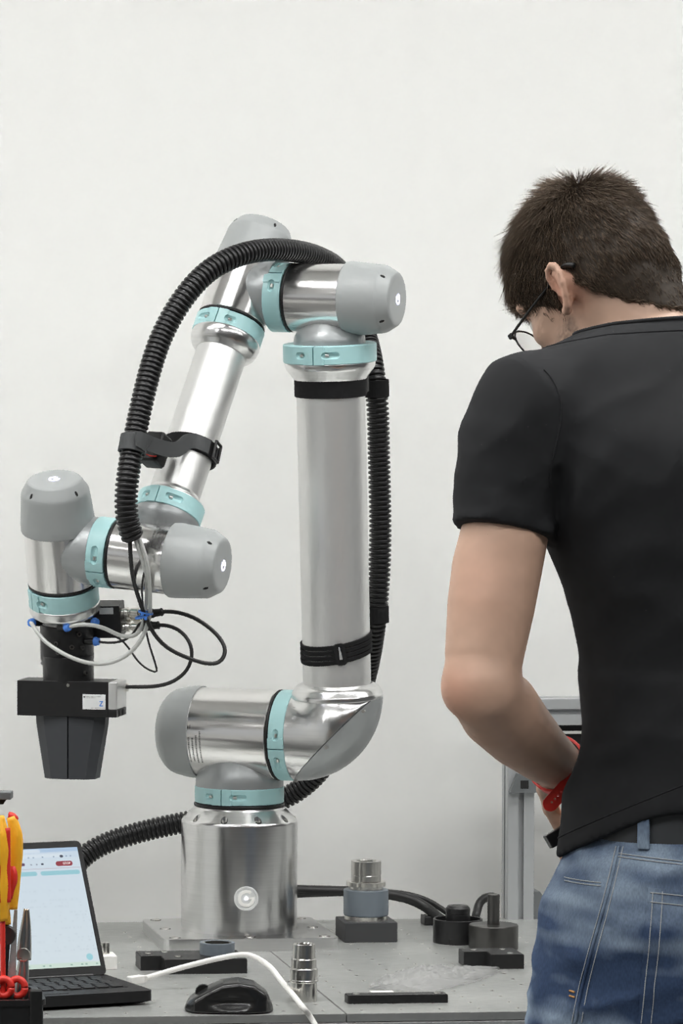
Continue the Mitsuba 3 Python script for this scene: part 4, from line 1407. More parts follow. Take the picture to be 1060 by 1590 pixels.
HELIX = [((-.013, .001, .008), .0036), ((-.012, .006, .021), .0038), ((-.006, .010, .0295), .0040), ((.003, .013, .0315), .0042), ((.011, .016, .027), .0042), ((.0155, .018, .016), .0041), ((.0155, .018, .002), .0040),
         ((.0115, .0155, -.012), .0040), ((.005, .011, -.023), .0052), ((-.003, .006, -.028), .0058), ((-.008, .002, -.025), .0050)]


def ear_fn(q, s):
    """One ear, s = 1 for the left one: rolled rim, lobe and the bowl behind it; q in the head's frame."""
    m = q * [1, s, 1] - EAR
    t = math.radians(-12)
    u, z = -(m[:, 0] * math.cos(t) - m[:, 2] * math.sin(t)), m[:, 0] * math.sin(t) + m[:, 2] * math.cos(t)
    e = np.stack([u, m[:, 1], z], 1)
    rim = np.full(len(e), 1.0)
    for (a, ra), (b, rb_) in zip(HELIX[:-1], HELIX[1:]):
        rim = smin(rim, cone(e, a, b, ra, rb_), .002)
    bowl = cone(e, (.002, -.004, .004), (.008, .008, .006), .015, .0115)
    bowl = smin(bowl, cone(e, (.004, .004, .018), (.003, .006, -.018), .010, .006), .006)
    bowl = smax(bowl, -ell(e, (-.006, .018, .004), (.0135, .014, .020)), .004)
    anti = cone(e, (.004, .012, .020), (.006, .013, -.010), .0026, .0026)
    return smin(smin(rim, bowl, .003), anti, .003) * .95


def head_fn(p, ears=True):
    q = (p - HC) @ H3 / HS
    d = ell(q, (-.002, 0, .046), (.099, .0765, .086))
    d = smin(d, ell(q, (.040, 0, -.020), (.056, .055, .075)), .03)
    d = smin(d, ell(q, (.028, 0, -.055), (.058, .053, .045)), .025)      # jaw
    d = smin(d, ell(q, (.078, 0, -.098), (.018, .022, .016)), .02)       # chin
    d = smin(d, cone(q, (.093, 0, .018), (.116, 0, -.026), .008, .0105), .012)
    d = smin(d, ell(q, (.108, 0, -.031), (.013, .017, .008)), .008)
    for s in (1, -1):
        d = smin(d, ell(q, (.070, s * .041, -.010), (.018, .013, .014)), .018)   # cheekbone
        d = smin(d, cone(q, (.092, s * .012, .030), (.078, s * .050, .034), .008, .008), .012)
        d = smax(d, -ell(q, (.102, s * .032, .010), (.014, .018, .010)), .010)
        d = np.minimum(d, ell(q, (.080, s * .031, .009), (.0125, .0125, .0125)))
    d = smin(d, ell(q, (.097, 0, -.062), (.010, .024, .006)), .006)
    d = smin(d, ell(q, (.095, 0, -.073), (.010, .021, .006)), .006)
    d = smax(d, -ell(q, (.106, 0, -.0675), (.012, .024, .0012)), .003)
    if ears:
        for s in (1, -1):
            d = smin(d, ear_fn(q, s), .004)
    return d * HS


neck = polyline([(hl(-.030, 0, .00), .060), (lerp(hl(-.030, 0, -.02), NB, .55), .060), (NB, .072), (P(1060, 640, 4.82), .085)])


# hands: palm and five fingers each
def hand_fn(w, along_, palm_n, thumb_side, curl, L=.19):
    """along_: from wrist to knuckles; palm_n: out of the palm; thumb_side: towards the thumb."""
    f, n_, t = nrm(along_), nrm(palm_n), nrm(thumb_side)
    bones = []
    k0 = w + f * .012
    for i, (o, ln) in enumerate(((.030, .88), (.010, .97), (-.011, .92), (-.030, .74))):
        kn = w + f * (.094 - .004 * abs(i - 1.2)) + t * o
        bones.append((k0 + t * o * .55, kn, .0135, .0105))
        seg, r, c = np.array([.046, .027, .022]) * ln, .0092, curl * .55
        at, cur = kn, c
        for j, sl in enumerate(seg):
            dirn = f * math.cos(cur) + n_ * math.sin(cur)
            nx_ = at + dirn * sl
            bones.append((at, nx_, r, r * .90))
            at, r, cur = nx_, r * .90, cur + curl * (.75 if j == 0 else .6)
    a, b = w + f * .018 + t * .020, w + f * .052 + t * .045 + n_ * .014
    c_ = b + nrm(f * .75 + t * .1 + n_ * .6) * .036
    e = c_ + nrm(f * .65 - t * .25 + n_ * .7) * .030
    bones += [(a, b, .016, .0115), (b, c_, .0105, .0095), (c_, e, .0095, .008)]

    def fn(p):
        d = np.full(len(p), 1.0)
        for a_, b_, ra, rb_ in bones:
            d = smin(d, cone(p, a_, b_, ra, rb_), .0035)
        return d
    return fn, bones


OBJ_A, OBJ_B = P(850, 1308, 4.985), P(940, 1254, 4.995)
hf_l, bones_l = hand_fn(WR, P(930, 1240, 5.0) - WR, -MR * .2 - U_ * .75 + MF * .3 + MR * .1, nrm(np.cross(P(930, 1240, 5.0) - WR, [.1, .2, -1.0])) * 1.0, 1.0)
hf_r, bones_r = hand_fn(WRR, P(945, 1230, 5.06) - WRR, -U_ + MF * .2, -MF, .9)


def skin_fn(p):
    d = np.full(len(p), 1.0)
    m = p[:, 2] > Zm(700)
    if m.any():
        q = p[m]
        e = smin(head_fn(q), neck(q), .022)
        d[m] = np.minimum(d[m], e)
    m = p[:, 2] > Zm(1500)
    if m.any():
        q = p[m]
        d[m] = smin(d[m], trunk(q) + .012, .03)
        d[m] = smin(d[m], np.minimum(arm_up(q), cone(q, P(1010, 590, 4.82), SHL, .055, .048)), .03)
        e = smin(arm_lo(q), ell(q, P(708, 1066, 4.70), (.012, .016, .020)), .016)
        d[m] = smin(d[m], e, .015)
        d[m] = smin(d[m], arm_r(q), .02)
        for w, hf in ((WR, hf_l), (WRR, hf_r)):
            near = np.linalg.norm(q - w, axis=1) < .30
            dd = np.full(len(q), 1.0)
            if near.any():
                dd[near] = hf(q[near])
            d[m] = smin(d[m], dd, .010)
    return d


def bounds(*pts, pad=.15):
    a = np.array(pts)
    return a.min(0) - pad, a.max(0) + pad


man = thing("person", "man with short brown hair, glasses, black t-shirt and blue jeans, bent over his hands", "person")
lo_b, hi_b = bounds(hl(.12, 0, -.1), hl(0, 0, .14), hl(-.1, 0, 0), hl(0, .1, 0), NB, SHL, ELB, WR, SHR, ELR, WRR, P(1095, 1480, 4.8), pad=.12)
sk = nets(skin_fn, lo_b, hi_b, .0030)
relax(sk, 4)
# skin colour: warmer at ear, elbow and knuckles, stubble on jaw and upper lip
v = np.asarray(sk.vertices)
q = (v - HC) @ H3 / HS
base = np.array([.50, .325, .24])
n1 = meshkit.fbm(v * 60, 3, 2)[:, None]
col = base * (.93 + .14 * n1)
red = np.exp(-(np.linalg.norm(v - P(706, 1075, 4.68), axis=1) / .030) ** 2) * .5 + np.exp(-(np.linalg.norm(q - EAR * [1, 1, 1], axis=1) / .028) ** 2) * .8 + .35 * np.exp(-(np.linalg.norm(v - P(720, 890, 4.66), axis=1) / .05) ** 2)
col = col * (1 - red[:, None] * (1 - np.array([1.05, .74, .68])))
jaw = np.clip((-.016 - q[:, 2] - .42 * np.clip(q[:, 0] - .03, 0, 1)) / .016, 0, 1) * np.clip((q[:, 0] - .010) / .008, 0, 1) * np.clip((q[:, 2] + .13) / .02, 0, 1)
jaw = np.maximum(jaw, np.clip(1 - np.abs(q[:, 2] + .046) / .010, 0, 1) * (q[:, 0] > .085))
st_n = meshkit.noise(q * 420, 5) * .7 + meshkit.noise(q * 150, 8) * .5
jaw = jaw * np.clip(st_n * 1.3 - .25, 0, 1) * .85
brow = np.clip(1 - np.abs(q[:, 2] - .034) / .006, 0, 1) * (q[:, 0] > .06) * (np.abs(np.abs(q[:, 1]) - .032) < .022)
eye = (np.linalg.norm((q * [1, 1, 1] - [.080, .031, .009]) , axis=1) < .0132) | (np.linalg.norm(q - [.080, -.031, .009], axis=1) < .0132)
lip = (np.abs(q[:, 2] + .0675) < .011) & (np.abs(q[:, 1]) < .023) & (q[:, 0] > .098)
col = col * (1 - jaw[:, None]) + np.array([.07, .05, .04]) * jaw[:, None]
col = col * (1 - .85 * brow[:, None]) + .85 * np.array([.04, .03, .022]) * brow[:, None]
col[eye] = [.6, .58, .55]
iris = eye & (np.abs(q[:, 2] - .004) < .0055) & (np.abs(np.abs(q[:, 1]) - .031) < .0055)
col[iris] = [.05, .04, .03]
col[lip] = col[lip] * [1.0, .7, .7]
for mx_, my_ in ((913, 478), (843, 536)):
    pass
scene["skin"] = {"type": "twosided", "bsdf": {"type": "principled", "base_color": {"type": "mesh_attribute", "name": "vertex_color"}, "roughness": .48, "specular": .4}}
part(man, "body", sk, "skin", True, color=col)

# ---- t-shirt
hemP = [P(868, 1334, 4.86), P(985, 1279, 4.66), P(1060, 1249, 4.645)]
hem_n = nrm(np.cross(hemP[1] - hemP[0], hemP[2] - hemP[0]))
hem_n = -hem_n if hem_n[2] > 0 else hem_n
sl_n = nrm(P(752, 1013, 4.71) - P(784, 825, 4.735))
sl_c = P(785, 829, 4.735)
sleeve = polyline([(P(830, 640, 4.75), .062), (P(805, 690, 4.745), .0615), (P(793, 740, 4.74), .0565), (P(786, 800, 4.736), .0505), (P(783, 860, 4.733), .0500)])
sleeve_r = polyline([(SHR, .058), (lerp(SHR, ELR, .45), .054)])
flare = loft_fn([row(1400, 1098, .170, .126), row(1320, 1102, .165, .122), row(1240, 1111, .162, .120), row(1160, 1124, .150, .109), row(1060, 1126, .150, .109)])


def folds(p):
    a = p @ BODY
    # soft cloth folds: diagonal from the armpit, level round the waist, along the sleeve
    w = meshkit.noise(np.stack([a[:, 0] * 5 + a[:, 2] * 4, a[:, 1] * 5, a[:, 2] * 9 - a[:, 0] * 6], 1), 4)
    w2 = meshkit.noise(np.stack([a[:, 0] * 9 - a[:, 2] * 6, a[:, 1] * 9, a[:, 2] * 14 + a[:, 0] * 12], 1), 11)
    r1 = 1 - np.abs(w - .5) * 2
    r2 = 1 - np.abs(w2 - .5) * 2
    return .0065 * r1 ** 3 + .004 * r2 ** 3


def crease(p, a, b, wid, amp):
    """A raised fold from a to b."""
    a, b = np.asarray(a), np.asarray(b)
    ab = b - a
    t = np.clip((p - a) @ ab / (ab @ ab), 0, 1)
    d = np.linalg.norm(p - a - t[:, None] * ab, axis=1)
    return amp * np.exp(-(d / wid) ** 2) * np.sin(np.pi * np.clip(t * .9 + .05, 0, 1))


FOLDS = [((850, 838, 4.70), (900, 720, 4.66), .012, .007), ((853, 845, 4.70), (960, 690, 4.655), .014, .006), ((860, 850, 4.70), (985, 745, 4.65), .012, .005), ((852, 800, 4.69), (870, 640, 4.67), .010, .006),
         ((835, 820, 4.69), (760, 770, 4.68), .010, .005), ((840, 790, 4.69), (745, 800, 4.68), .008, .004), ((893, 1120, 4.74), (1000, 1060, 4.66), .014, .004), ((890, 1180, 4.76), (1010, 1160, 4.66), .012, .004),
         ((880, 1240, 4.80), (1000, 1130, 4.66), .012, .004), ((890, 975, 4.74), (960, 930, 4.67), .012, .004)]
FOLDS = [(P(*a), P(*b), w, h) for a, b, w, h in FOLDS]


def shirt_fn(p):
    d = smin(trunk(p), flare(p), .02) - .004
    d = smin(d, cone(p, P(1015, 575, 4.82), P(822, 640, 4.75), .066, .056), .035)
    d = smin(d, cone(p, P(1075, 580, 4.84), SHR, .066, .054), .035)
    d = smin(d, ell(p, P(1010, 650, 4.76), (.10, .06, .09), BODY), .05)        # shoulder blade
    arm = np.maximum(np.minimum(sleeve(p), 9), (p - sl_c) @ sl_n)
    arm_r_ = np.maximum(sleeve_r(p), (p - lerp(SHR, ELR, .4)) @ nrm(ELR - SHR))
    d = smin(d, arm_r_, .03)
    w_arm = np.clip((p[:, 2] - Zm(880)) / .12, 0, 1)
    d = smin(d, arm, .010 + .0001 * w_arm)
    d = d - folds(p)
    for a, b, w, h in FOLDS:
        d = d - crease(p, a, b, w, h)
    d = smax(d, smin((p - hemP[0]) @ hem_n, Zm(1246) - p[:, 2], .01), .003)
    # sleeve end and neck opening
    near = np.linalg.norm(p - sl_c, axis=1) < .085
    d = np.where(near, np.maximum(d, np.where((p - sl_c) @ BL > -.055, (p - sl_c) @ sl_n, -1)), d)
    nk = cone(p, lerp(NB, hl(-.03, 0, 0), .15), hl(-.03, 0, 0), .0655, .064)
    return d


NBASE = P(1012, 548, 4.825)
nn_ = nrm(lerp(hl(-.030, 0, -.02), NB, .4) - NB)
lo_s, hi_s = bounds(P(730, 650, 4.74), P(1000, 480, 4.84), SHR, P(1095, 1400, 4.8), P(868, 1340, 4.7), P(868, 1340, 4.95), pad=.14)


def shirt_open(p):
    d = shirt_fn(p)
    cut = np.maximum(cone(p, NB - nn_ * .08, NB + nn_ * .12, .067, .066), -(p - NECKP) @ NECKN)
    top = (p - NECKP) @ NECKN - .0
    return np.maximum(d, np.where(np.linalg.norm(p - NECKP, axis=1) < .16, top, d))


# neckline plane through the visible collar
c1_, c2_, c3_ = P(925, 520, 4.81), P(980, 500, 4.765), P(1060, 496, 4.765)
NECKN = nrm(np.cross(c2_ - c1_, c3_ - c1_))
NECKN = NECKN if NECKN[2] > 0 else -NECKN
print('neck', NECKN @ MR, NECKN @ MF, NECKN[2])
NECKP = c2_
sh = nets(shirt_open, lo_s, hi_s, .0048)
relax(sh, 6)


def cloth_fn(p, n, uv):
    a = fbm(p.x * 30, p.y * 30, p.z * 30, 3)
    return mix((0.0125, 0.013, 0.0145), (0.0185, 0.019, 0.0205), a)


scene["black_cotton"] = prin(mikit.proc(cloth_fn), 0.85, sheen=0.1, specular=0.2)
ts = part(man, "tshirt", sh, "black_cotton", True, label="black cotton t-shirt")


def hits(mesh, pixels, lift=0.0):
    """Points where sight lines through the given frame points first meet a mesh."""
    pixels = np.asarray(pixels, float)
    dirs = cf + (pixels[:, :1] - PPX) / FPX * cr - (pixels[:, 1:] - 795) / FPX * cu
    loc, ir, it = trimesh.ray.ray_triangle.RayMeshIntersector(mesh).intersects_location(np.repeat(CAM[None], len(dirs), 0), dirs, multiple_hits=True)
    out, nr = [], []
    for i in range(len(dirs)):
        k = np.flatnonzero(ir == i)
        if len(k):
            j = k[np.argmin(np.linalg.norm(loc[k] - CAM, axis=1))]
            nn = mesh.face_normals[it[j]]
            out.append(loc[j] + nn * lift)
            nr.append(nn)
    return np.array(out), np.array(nr)


def dense(px_, n=40):
    c = CubicSpline(np.linspace(0, 1, len(px_)), np.asarray(px_, float))
    return c(np.linspace(0, 1, n))


def seam(parent, name, mesh, pixels, r, mat, n=40, lift=.0002, label=None):
    p_, nr = hits(mesh, dense(pixels, n), lift)
    if len(p_) > 4:
        k = np.ones(5) / 5
        pp = np.stack([np.convolve(np.pad(p_[:, i], 2, "edge"), k, "valid") for i in range(3)], 1)
        return part(parent, name, tube(pp, r, 6), mat, True, label=label)


seam(ts, "shoulder_seam", sh, [(843, 573), (862, 597), (871, 630), (868, 670), (858, 712), (853, 760)], .0013, "black_cotton")


def rib(parent, mesh, origin, normal, r, mat, keep, name="hem_seam"):
    """A fine ridge where a plane cuts the cloth."""
    sec_ = mesh.section(plane_normal=normal, plane_origin=origin)
    for ent in sec_.discrete:
        if len(ent) > 12 and keep(ent.mean(0)):
            c_ = ent[:: max(1, len(ent) // 160)]
            c_ = np.vstack([c_, c_[:1]])
            part(parent, name, tube(c_, r, 6, caps=False), mat, True)


rib(ts, sh, hemP[0] - hem_n * .020, hem_n, .0011, "black_cotton", lambda m: True)
rib(ts, sh, NECKP - NECKN * .0035, NECKN, .0030, "black_cotton", lambda m: np.linalg.norm(m - NECKP) < .2, "collar")
rib(ts, sh, NECKP - NECKN * .020, NECKN, .0012, "black_cotton", lambda m: np.linalg.norm(m - NECKP) < .2, "collar_seam")
rib(ts, sh, sl_c - sl_n * .017, sl_n, .0011, "black_cotton", lambda m: np.linalg.norm(m - sl_c) < .06)

# ---- jeans
HIPL, HIPR = P(978, 1440, 4.775), P(1200, 1440, 4.88)
KL, KR = P(925, 2010, 4.78), P(1215, 2010, 4.90)
AL, AR = KL * [1, 1, 0] + [0, 0, .09] - MR * .01 - MF * .02, KR * [1, 1, 0] + [0, 0, .09]
hipf = loft_fn([row(1560, 1090, .160, .115), row(1480, 1092, .176, .127), row(1410, 1096, .1745, .128), row(1340, 1099, .1655, .121), row(1282, 1102, .1510, .109), row(1240, 1104, .147, .105)])
leg_l = polyline([(HIPL, .086), (P(952, 1590, 4.78), .093), (lerp(P(952, 1590, 4.78), KL, .6), .078), (KL, .066), (lerp(KL, AL, .4), .064), (AL, .056), (AL * [1, 1, 0] + [0, 0, .035], .056)])
leg_r = polyline([(HIPR, .086), (lerp(HIPR, KR, .3), .092), (KR, .066), (lerp(KR, AR, .4), .064), (AR, .056), (AR * [1, 1, 0] + [0, 0, .035], .056)])
wbP = [P(890, 1290, 4.80), P(985, 1262, 4.68), P(1060, 1248, 4.67)]
JF = [((880, 1360, 4.74), (960, 1385, 4.69), .010, .005), ((862, 1420, 4.72), (950, 1440, 4.69), .011, .006), ((850, 1480, 4.70), (930, 1500, 4.69), .011, .006), ((835, 1545, 4.70), (920, 1560, 4.69), .012, .005),
      ((960, 1420, 4.68), (1060, 1470, 4.67), .012, .005), ((950, 1500, 4.68), (1050, 1550, 4.68), .012, .006), ((930, 1330, 4.70), (1040, 1350, 4.67), .009, .004), ((950, 1540, 4.68), (1060, 1600, 4.68), .012, .005)]
JF = [(P(*a), P(*b), w, h) for a, b, w, h in JF]


def jeans_fn(p):
    d = hipf(p)
    d = smin(d, smin(leg_l(p), leg_r(p), .01), .04)
    d = smin(d, ell(p, P(1030, 1440, 4.74), (.075, .065, .085), BODY), .04)      # seat
    a = p @ BODY
    n_ = meshkit.noise(np.stack([a[:, 0] * 7, a[:, 1] * 7, a[:, 2] * 26 + a[:, 0] * 9], 1), 21)
    d = d - .0065 * (1 - np.abs(n_ - .5) * 2) ** 3
    for a_, b_, w, h in JF:
        d = d - crease(p, a_, b_, w, h)
    return np.maximum(d, np.maximum(p[:, 2] - Zm(1262) - ((p - P(985, 1262, 4.68)) @ BF) * -.06, .030 - p[:, 2]))


lo_j, hi_j = bounds(AL * [1, 1, 0], AR * [1, 1, 0], P(1095, 1260, 4.8), P(860, 1440, 4.8), P(1330, 1440, 4.9), pad=.13)
lo_j[2] = 0.0
je = nets(jeans_fn, lo_j, hi_j, .0055)
relax(je, 4)


def denim_fn(p, n, uv):
    side = (p.x - float(P(930, 1500, 4.7)[0])) * float(BL[0]) + (p.y - float(P(930, 1500, 4.7)[1])) * float(BL[1])
    a = fbm(p.x * 14, p.y * 14, p.z * 9, 4)
    b = noise(p.x * 18 + p.z * 20, p.y * 18, p.z * 70)
    w = noise(p.x * 900, p.y * 900, p.z * 260)
    c = fbm(p.x * 5 + 3, p.y * 5, p.z * 22 + p.x * 12, 3)
    t = dr.clip(.34 + 1.7 * (a - .48) + .7 * (b - .5) + .9 * (c - .5), 0, 1)
    return mix((0.032, 0.056, 0.115), (0.30, 0.375, 0.46), t) * (.82 + .36 * w)


scene["denim"] = prin(mikit.proc(denim_fn), 0.8, sheen=0.2, specular=0.25)
scene["stitching"] = prin((0.33, 0.345, 0.36), 0.8)
scene["orange_thread"] = prin((0.42, 0.22, 0.08), 0.7)
scene["belt_leather"] = prin((0.035, 0.038, 0.042), 0.5)
jn = part(man, "jeans", je, "denim", True, label="washed blue jeans")
seam(jn, "seam", je, [(962, 1312), (948, 1370), (932, 1430), (912, 1500), (893, 1592)], .0016, "denim", 60, .001)
seam(jn, "stitch", je, [(968, 1312), (954, 1372), (939, 1432), (920, 1502), (902, 1592)], .0006, "stitching", 60, .0005)
seam(jn, "stitch", je, [(957, 1312), (943, 1370), (927, 1430), (907, 1500), (887, 1592)], .0006, "stitching", 60, .0005)
seam(jn, "stitch", je, [(876, 1362), (900, 1367), (935, 1371)], .0006, "stitching", 30, .0008)
seam(jn, "stitch", je, [(876, 1367), (900, 1372), (934, 1376)], .0006, "stitching", 30, .0008)
seam(jn, "stitch", je, [(957, 1325), (1000, 1331), (1060, 1338)], .0006, "stitching", 50, .0008)
seam(jn, "stitch", je, [(957, 1330), (1000, 1336), (1060, 1343)], .0006, "stitching", 50, .0008)
seam(jn, "bar_tack", je, [(884, 1538), (893, 1541)], .0012, "orange_thread", 8, .001)
seam(jn, "bar_tack", je, [(884, 1546), (893, 1549)], .0012, "orange_thread", 8, .001)
# back pocket: a patch that follows the cloth
gu, gv = np.meshgrid(np.linspace(0, 1, 18), np.linspace(0, 1, 24), indexing="ij")
pxl = np.stack([1006 + 112 * gu - 18 * gv, 1378 + 12 * gu + 235 * gv], -1).reshape(-1, 2)
loc, nr = hits(je, pxl, .0022)
if len(loc) == len(pxl):
    i, j = np.meshgrid(np.arange(17), np.arange(23), indexing="ij")
    a = (i * 24 + j).ravel()
    f = np.vstack([np.stack([a, a + 24, a + 25], 1), np.stack([a, a + 25, a + 1], 1)])
    pk = trimesh.Trimesh(loc, f, process=False)
    if (pk.face_normals @ MF).mean() > 0:
        pk.invert()
    rim_ = np.r_[np.arange(0, 24), np.arange(1, 18) * 24 + 23, (17 * 24 + np.arange(22, -1, -1)), np.arange(16, 0, -1) * 24]
    low = loc - nr * .004
    vv = np.vstack([loc, low[rim_]])
    ff2 = []
    for k in range(len(rim_)):
        k2 = (k + 1) % len(rim_)
        ff2 += [[rim_[k], rim_[k2], len(loc) + k2], [rim_[k], len(loc) + k2, len(loc) + k]]
    pocket = part(jn, "back_pocket", trimesh.Trimesh(vv, np.vstack([pk.faces, ff2]), process=False), "denim", 40)
for o_ in (5, 20):
    seam(jn, "stitch", je, [(1008 + o_, 1382), (1004 + o_, 1450), (997 + o_, 1520), (990 + o_, 1592)], .0006, "stitching", 50, .0030)
    seam(jn, "stitch", je, [(1008, 1381 + o_), (1035, 1384 + o_), (1060, 1387 + o_)], .0006, "stitching", 30, .0030)
# waistband, belt, belt loop
seam_b, nb_ = hits(je, dense([(960, 1296), (1000, 1289), (1059, 1282)], 4), 0)


def girdle(zc, w, off, mat, name, parent, label=None):
    ang = np.linspace(0, 2 * np.pi, 90)
    zs = zc
    tv = []
    c = P(1101, 1262, MD)[:2]
    for a in ang:
        dirn = math.cos(a) * BL[:2] + math.sin(a) * BF[:2]
        lo__, hi__ = .05, .30
        for _ in range(22):
            m_ = (lo__ + hi__) / 2
            pt_ = np.r_[c + dirn * m_, min(zs, Zm(1272))]
            if hipf(pt_[None])[0] < 0:
                lo__ = m_
            else:
                hi__ = m_
        tv.append(np.r_[c + dirn * (lo__ + off), zs])
    tv = np.array(tv)
    return part(parent, name, band(tv, lambda i: np.r_[nrm(tv[i][:2] - c), 0], w, .0035), mat, 30, label=label)


girdle(Zm(1268), .034, .0050, "belt_leather", "belt", man, "dark grey leather belt")
lp_ = P(1004, 1268, MD)
loc, nr = hits(je, [(1003, 1285)], 0)
if len(loc):
    part(jn, "belt_loop", place(rbox(.013, .006, .046, .0015), loc[0] * [1, 1, 0] + nr[0] * [1, 1, 0] * .012 + [0, 0, Zm(1300)], frame(U_, np.cross(U_, nr[0]))), "denim", 30)
# shoes
for A_ in (AL, AR):
    sp_ = lambda p, A_=A_: np.maximum(smin(cone(p, A_ * [1, 1, 0] + [0, 0, .055], A_ * [1, 1, 0] + BF * .17 + [0, 0, .035], .046, .036), cone(p, A_ * [1, 1, 0] + [0, 0, .05] - BF * .03, A_ * [1, 1, 0] + [0, 0, .10], .042, .045), .03), .0005 - p[:, 2])
    so_ = nets(sp_, A_ * [1, 1, 0] - .24 + [0, 0, .235], A_ * [1, 1, 0] + .24 - [0, 0, .08], .007)
    part(man, "shoe", so_, "black_rubber", True, label="dark shoe")

# ---- hair
def hair_region(q):
    """> 0 where hair grows, from the head's frame."""
    x, z = q[:, 0], q[:, 2]
    line_ = np.interp(x, [-.12, -.085, -.06, -.035, -.018, -.004, .006, .014, .030, .040, .048, .075, .095], [-.105, -.096, -.062, -.026, .010, .034, .030, -.004, -.050, -.030, .004, .026, .048])
    return z - line_


def scalp_fn(p, off=.009):
    q = (p - HC) @ H3 / HS
    d = ell(q, (-.002, 0, .046), (.099, .0765, .086))
    d = smin(d, ell(q, (-.050, 0, -.010), (.048, .062, .055)), .03)
    d = smin(d, neck(p) / HS, .02)
    thick = np.interp(q[:, 2], [-.05, 0, .05, .11, .14], [.002, .004, .006, .008, .009])
    g = meshkit.noise(q * [40, 40, 40], 3)
    lump = meshkit.fbm(q * 22, 3, 6)
    d = d - thick - .004 * (lump - .5) * 2 - .002 * (g - .5)
    h = hair_region(q) - .008 * (meshkit.noise(q * 90, 14) - .5)
    return smax(d, -h, .006) * HS


hm = nets(scalp_fn, HC - .19, HC + .19, .0032)
rng = np.random.default_rng(7)
samp, fi = trimesh.sample.sample_surface(hm, 34000, seed=5)
nrmv = hm.face_normals[fi]
q = (samp - HC) @ H3 / HS
nq = nrmv @ H3
crown = np.array([-.055, .0, .125])
flow = q - crown
flow = flow - (flow * nq).sum(1, keepdims=True) * nq
dist = np.linalg.norm(q - crown, axis=1)
flow /= np.linalg.norm(flow, axis=1, keepdims=True) + 1e-9
swirl = np.cross(nq, flow)
top_ = np.clip((q[:, 2] - .05) / .07, 0, 1)
fwd = np.array([1.0, 0, -.2]) - (np.array([1.0, 0, -.2]) * nq).sum(1, keepdims=True) * nq
fwd /= np.linalg.norm(fwd, axis=1, keepdims=True) + 1e-9
dirs = flow + .25 * swirl + .5 * fwd * (q[:, :1] > -.02) + rng.normal(0, .22, q.shape)
low_ = np.clip((.045 - q[:, 2:3]) / .04, 0, 1)
dn = np.array([-.25, 0, -1.0]) - (np.array([-.25, 0, -1.0]) * nq).sum(1, keepdims=True) * nq
dirs = dirs / np.linalg.norm(dirs, axis=1, keepdims=True) + 1.3 * low_ * dn
dirs /= np.linalg.norm(dirs, axis=1, keepdims=True)
lift = np.clip(.07 + .65 * np.exp(-(dist / .035) ** 2) + .12 * top_ + rng.normal(0, .07, len(q)), .06, 1.2)[:, None]
ln = (.014 + .016 * top_ + rng.uniform(0, .010, len(q)))[:, None]
ln = ln * np.where(q[:, 2:3] < -.02, .55, 1.0)
bang = ((q[:, 0] > .070) & (q[:, 2] < .10))
ln[bang] *= 1.25
p0 = q - nq * .0012
d1 = dirs + nq * lift
d1 /= np.linalg.norm(d1, axis=1, keepdims=True)
down = np.array([0.0, 0, -1.0])
p1_ = p0 + d1 * ln * .5
d2 = d1 - .10 * nq + dirs * .20
d2 /= np.linalg.norm(d2, axis=1, keepdims=True)
p2_ = p1_ + d2 * ln * .5
rad = rng.uniform(.00035, .00065, len(q))
keep = np.linalg.norm(q, axis=1) > 0
V_, F2, C_ = [], [], []
sidev = np.cross(d1, nq)
sidev /= np.linalg.norm(sidev, axis=1, keepdims=True)
upv = np.cross(sidev, d1)
n0 = len(q)
rings_ = []
for c_, r_ in ((p0, 1.0), (p1_, .85)):
    for k in range(3):
        a = 2 * math.pi * k / 3
        rings_.append(c_ + (sidev * math.cos(a) + upv * math.sin(a)) * rad[:, None] * r_)
rings_.append(p2_)
V_ = np.concatenate(rings_)                 # 7 blocks of n0
i = np.arange(n0)
for k in range(3):
    a, b = i + k * n0, i + ((k + 1) % 3) * n0
    c_, d_ = i + (3 + (k + 1) % 3) * n0, i + (3 + k) * n0
    F2 += [np.stack([a, b, c_], 1), np.stack([a, c_, d_], 1), np.stack([d_, c_, i + 6 * n0], 1)]
strands = trimesh.Trimesh(HC + V_ @ H3.T * HS, np.vstack(F2), process=False)
tone = rng.uniform(.7, 1.35, n0)[:, None] * np.array([.085, .060, .041])
hcol = np.vstack([np.array([[.034, .0245, .017]]) * (.5 + meshkit.noise(np.asarray(hm.vertices) * 500, 4))[:, None], np.tile(tone, (7, 1))])
scene["brown_hair"] = {"type": "twosided", "bsdf": {"type": "principled", "base_color": {"type": "mesh_attribute", "name": "vertex_color"}, "roughness": .6, "specular": .22}}
part(man, "hair", cat(hm, strands), "brown_hair", True, color=hcol, label="short dark brown hair")

# ---- glasses
gl = f"{man}__glasses"
rim_c = [np.array([.107, s * .036, -.003]) for s in (1, -1)]
an = np.linspace(0, 2 * np.pi, 40)
fr_ = []
for s, c in zip((1, -1), rim_c):
    loop = np.stack([c[0] - .005 * np.abs(np.cos(an)) * (np.cos(an) * s > 0) - .012 * 0 * an, c[1] + .0265 * np.cos(an), c[2] + .0215 * np.sin(an)], 1)
    fr_.append(tube(np.vstack([loop, loop[1:2]]) @ H3.T * HS + HC, .0011, 8, caps=False))
    lens = np.vstack([c[None] @ H3.T * HS + HC, loop @ H3.T * HS + HC])
    lens_f = [[0, k, k + 1] for k in range(1, 40)]
    part(man, "glasses__lens", trimesh.Trimesh(lens, lens_f, process=False), "window_glass", False)
fr_.append(tube(curve([hl(.107, -.0095, .000), hl(.110, 0, .006), hl(.107, .0095, .000)], .002), .0011, 8))
